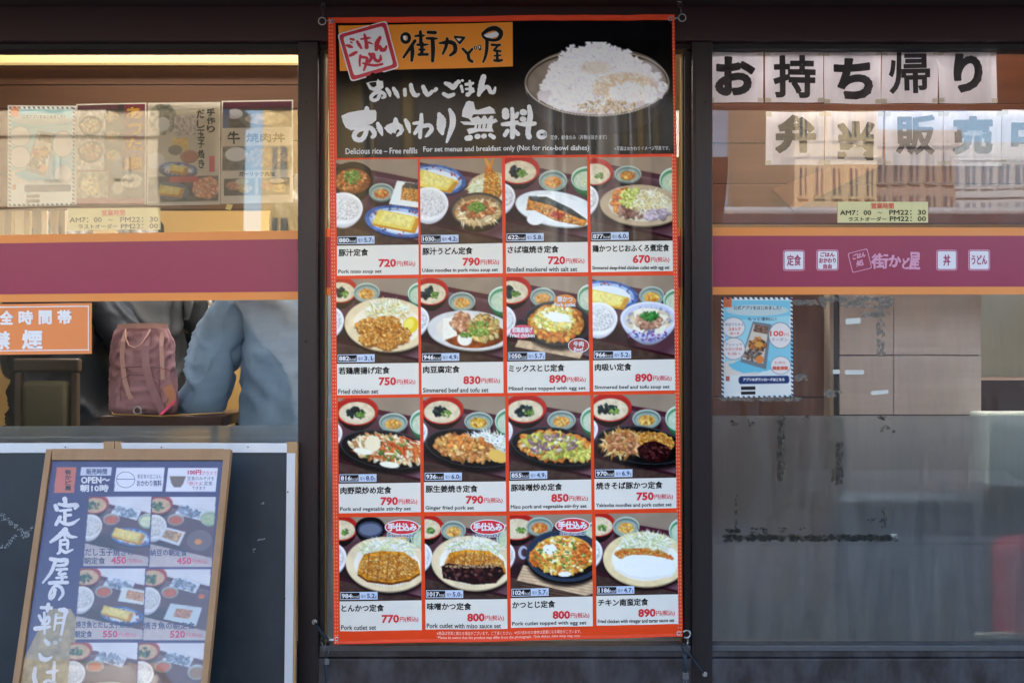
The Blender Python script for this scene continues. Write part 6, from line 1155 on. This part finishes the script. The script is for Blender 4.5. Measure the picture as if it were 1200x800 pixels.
brush('vertical_title', S5, (40, 575), 6.4, [[(235, 62, 17), (240, 88, 13)], [(165, 112, 13), (176, 140, 15)], [(190, 100, 9), (250, 110, 14), (328, 107, 13), (312, 132, 9)], [(200, 150, 7), (280, 142, 9)], [(236, 150, 11), (236, 238, 11)], [(240, 185, 9), (280, 181, 9)], [(200, 198, 13), (170, 252, 11)], [(190, 222, 9), (240, 248, 11), (290, 245, 12), (345, 210, 3)], [(240, 292, 19), (190, 340, 16), (130, 383, 9)], [(240, 300, 15), (272, 340, 13), (325, 347, 4)], [(232, 332, 8), (238, 352, 8)], [(203, 372, 8), (255, 370, 9), (255, 430, 9)], [(205, 402, 7), (255, 400, 7)], [(203, 372, 9), (198, 455, 9), (182, 470, 7)], [(200, 432, 8), (240, 460, 11), (295, 440, 4)],
    [(130, 510, 13), (190, 520, 14), (248, 520, 15), (240, 552, 11), (180, 560, 9)], [(165, 528, 12), (132, 610, 11), (70, 690, 5)], [(175, 590, 8), (250, 585, 9)], [(210, 592, 8), (190, 625, 8), (240, 620, 9)], [(215, 630, 9), (215, 682, 9)], [(172, 652, 7), (248, 645, 8)], [(122, 690, 12), (180, 686, 12), (255, 686, 11)]], M_white, t, .0006, grow=2.2)
brush('vertical_title', S5, (30, 690), 7.26, [[(258, 5, 12), (242, 58, 15), (216, 78, 14), (216, 30, 11), (258, -28, 11), (308, -12, 13), (324, 40, 11), (290, 90, 7)], [(200, 130, 15), (190, 185, 11)], [(140, 156, 12), (225, 160, 13)], [(122, 225, 11), (150, 270, 12), (205, 235, 10), (200, 290, 9), (150, 292, 9)], [(165, 200, 9), (168, 375, 8)], [(90, 335, 17), (140, 330, 16), (210, 320, 9)], [(295, 175, 13), (345, 185, 22), (337, 240, 12), (310, 385, 9)], [(267, 215, 9), (250, 345, 7)], [(265, 245, 7), (325, 240, 7)], [(260, 290, 7), (318, 285, 7)], [(175, 435, 13), (198, 462, 19)], [(255, 452, 15), (262, 454, 14)], [(298, 428, 11), (302, 430, 10)], [(125, 550, 9), (145, 588, 19), (185, 598, 17), (230, 575, 5)],
    [(90, 672, 13), (80, 740, 17), (92, 800, 18), (105, 860, 9)], [(190, 705, 11), (230, 700, 14), (280, 690, 7)], [(252, 622, 11), (247, 700, 13), (240, 790, 13), (200, 832, 14), (168, 800, 14), (200, 775, 11), (262, 805, 13)]], M_white, t, .0006, grow=2.2)
text('lettering', S5, [('OPEN～', y5(264, 134, 357, 156), dict(bold=.4)), ('朝10時', y5(261, 159, 353, 183), dict(bold=.4))], M_white, t, .0006)
text('lettering', S5, [('販売時間', y5(281, 108, 348, 127), dict(bold=.15)), ('朝定食の白ごはん', y5(446, 126, 523, 140), {}), ('おかわり無料', y5(444, 145, 524, 165), dict(bold=.12)), ('定食のみそ汁を', y5(607, 133, 694, 146), {}), ('に変更', y5(648, 149, 688, 162), {}), ('できます', y5(622, 165, 666, 176), {}),
      ('だし玉子焼きの', y5(277, 364, 434, 389), dict(bold=.15)), ('朝定食', y5(274, 394, 342, 416), dict(bold=.15)), ('納豆の朝定食', y5(487, 367, 606, 390), dict(bold=.15)), ('焼き魚とだし玉子焼きの', y5(247, 599, 440, 622), dict(bold=.15)), ('朝定食', y5(244, 630, 300, 653), dict(bold=.15)), ('焼き魚の朝定食', y5(465, 602, 631, 626), dict(bold=.15))], mat('slate_blue_ink', '#27346a', .5), t, .0006)
text('lettering', S5, [('100円', y5(608, 112, 652, 128), dict(bold=.3)), ('プラスで', y5(654, 116, 702, 129), {}), ('「豚汁」', y5(607, 149, 648, 162), {}), ('450', y5(361, 392, 410, 415), dict(bold=.35)), ('円(税込)', y5(413, 398, 462, 415), {}), ('450', y5(573, 394, 620, 416), dict(bold=.35)), ('円(税込)', y5(622, 400, 670, 416), {}), ('550', y5(334, 630, 382, 652), dict(bold=.35)), ('円(税込)', y5(385, 636, 440, 652), {}), ('520', y5(551, 630, 600, 653), dict(bold=.35)), ('円(税込)', y5(602, 638, 655, 653), {})], mat('rose_ink', '#d83a6c', .5), t, .0006)
text('lettering', S5, [(c, y5(212, 112+17*k, 232, 127+17*k), dict(bold=.2)) for k, c in enumerate('街かど屋')], M_black, t, .0006)
b = MB()
for k in range(24):
    pass
pts = ellp(408/2.7575, 510+144/2.7575, 11, 9.5, 30); V = []
for q, r_ in ((1, .0), (.94, 0)):
    V += [tuple(z) for z in Sa(np.array([408/2.7575+11*q*math.cos(a) for a in np.linspace(0, 6.283, 30, endpoint=False)]), np.array([510+144/2.7575+9.5*q*math.sin(a) for a in np.linspace(0, 6.283, 30, endpoint=False)]), .0046)]
mesh('bowl_outline', V, [[k, (k+1) % 30, 30+(k+1) % 30, 30+k][::-1] for k in range(30)], MATS['slate_blue_ink'], t); quad('bowl_outline', S5, rect(380/2.7575, 510+141/2.7575, 436/2.7575, 510+143/2.7575), MATS['slate_blue_ink'], t, .0008)
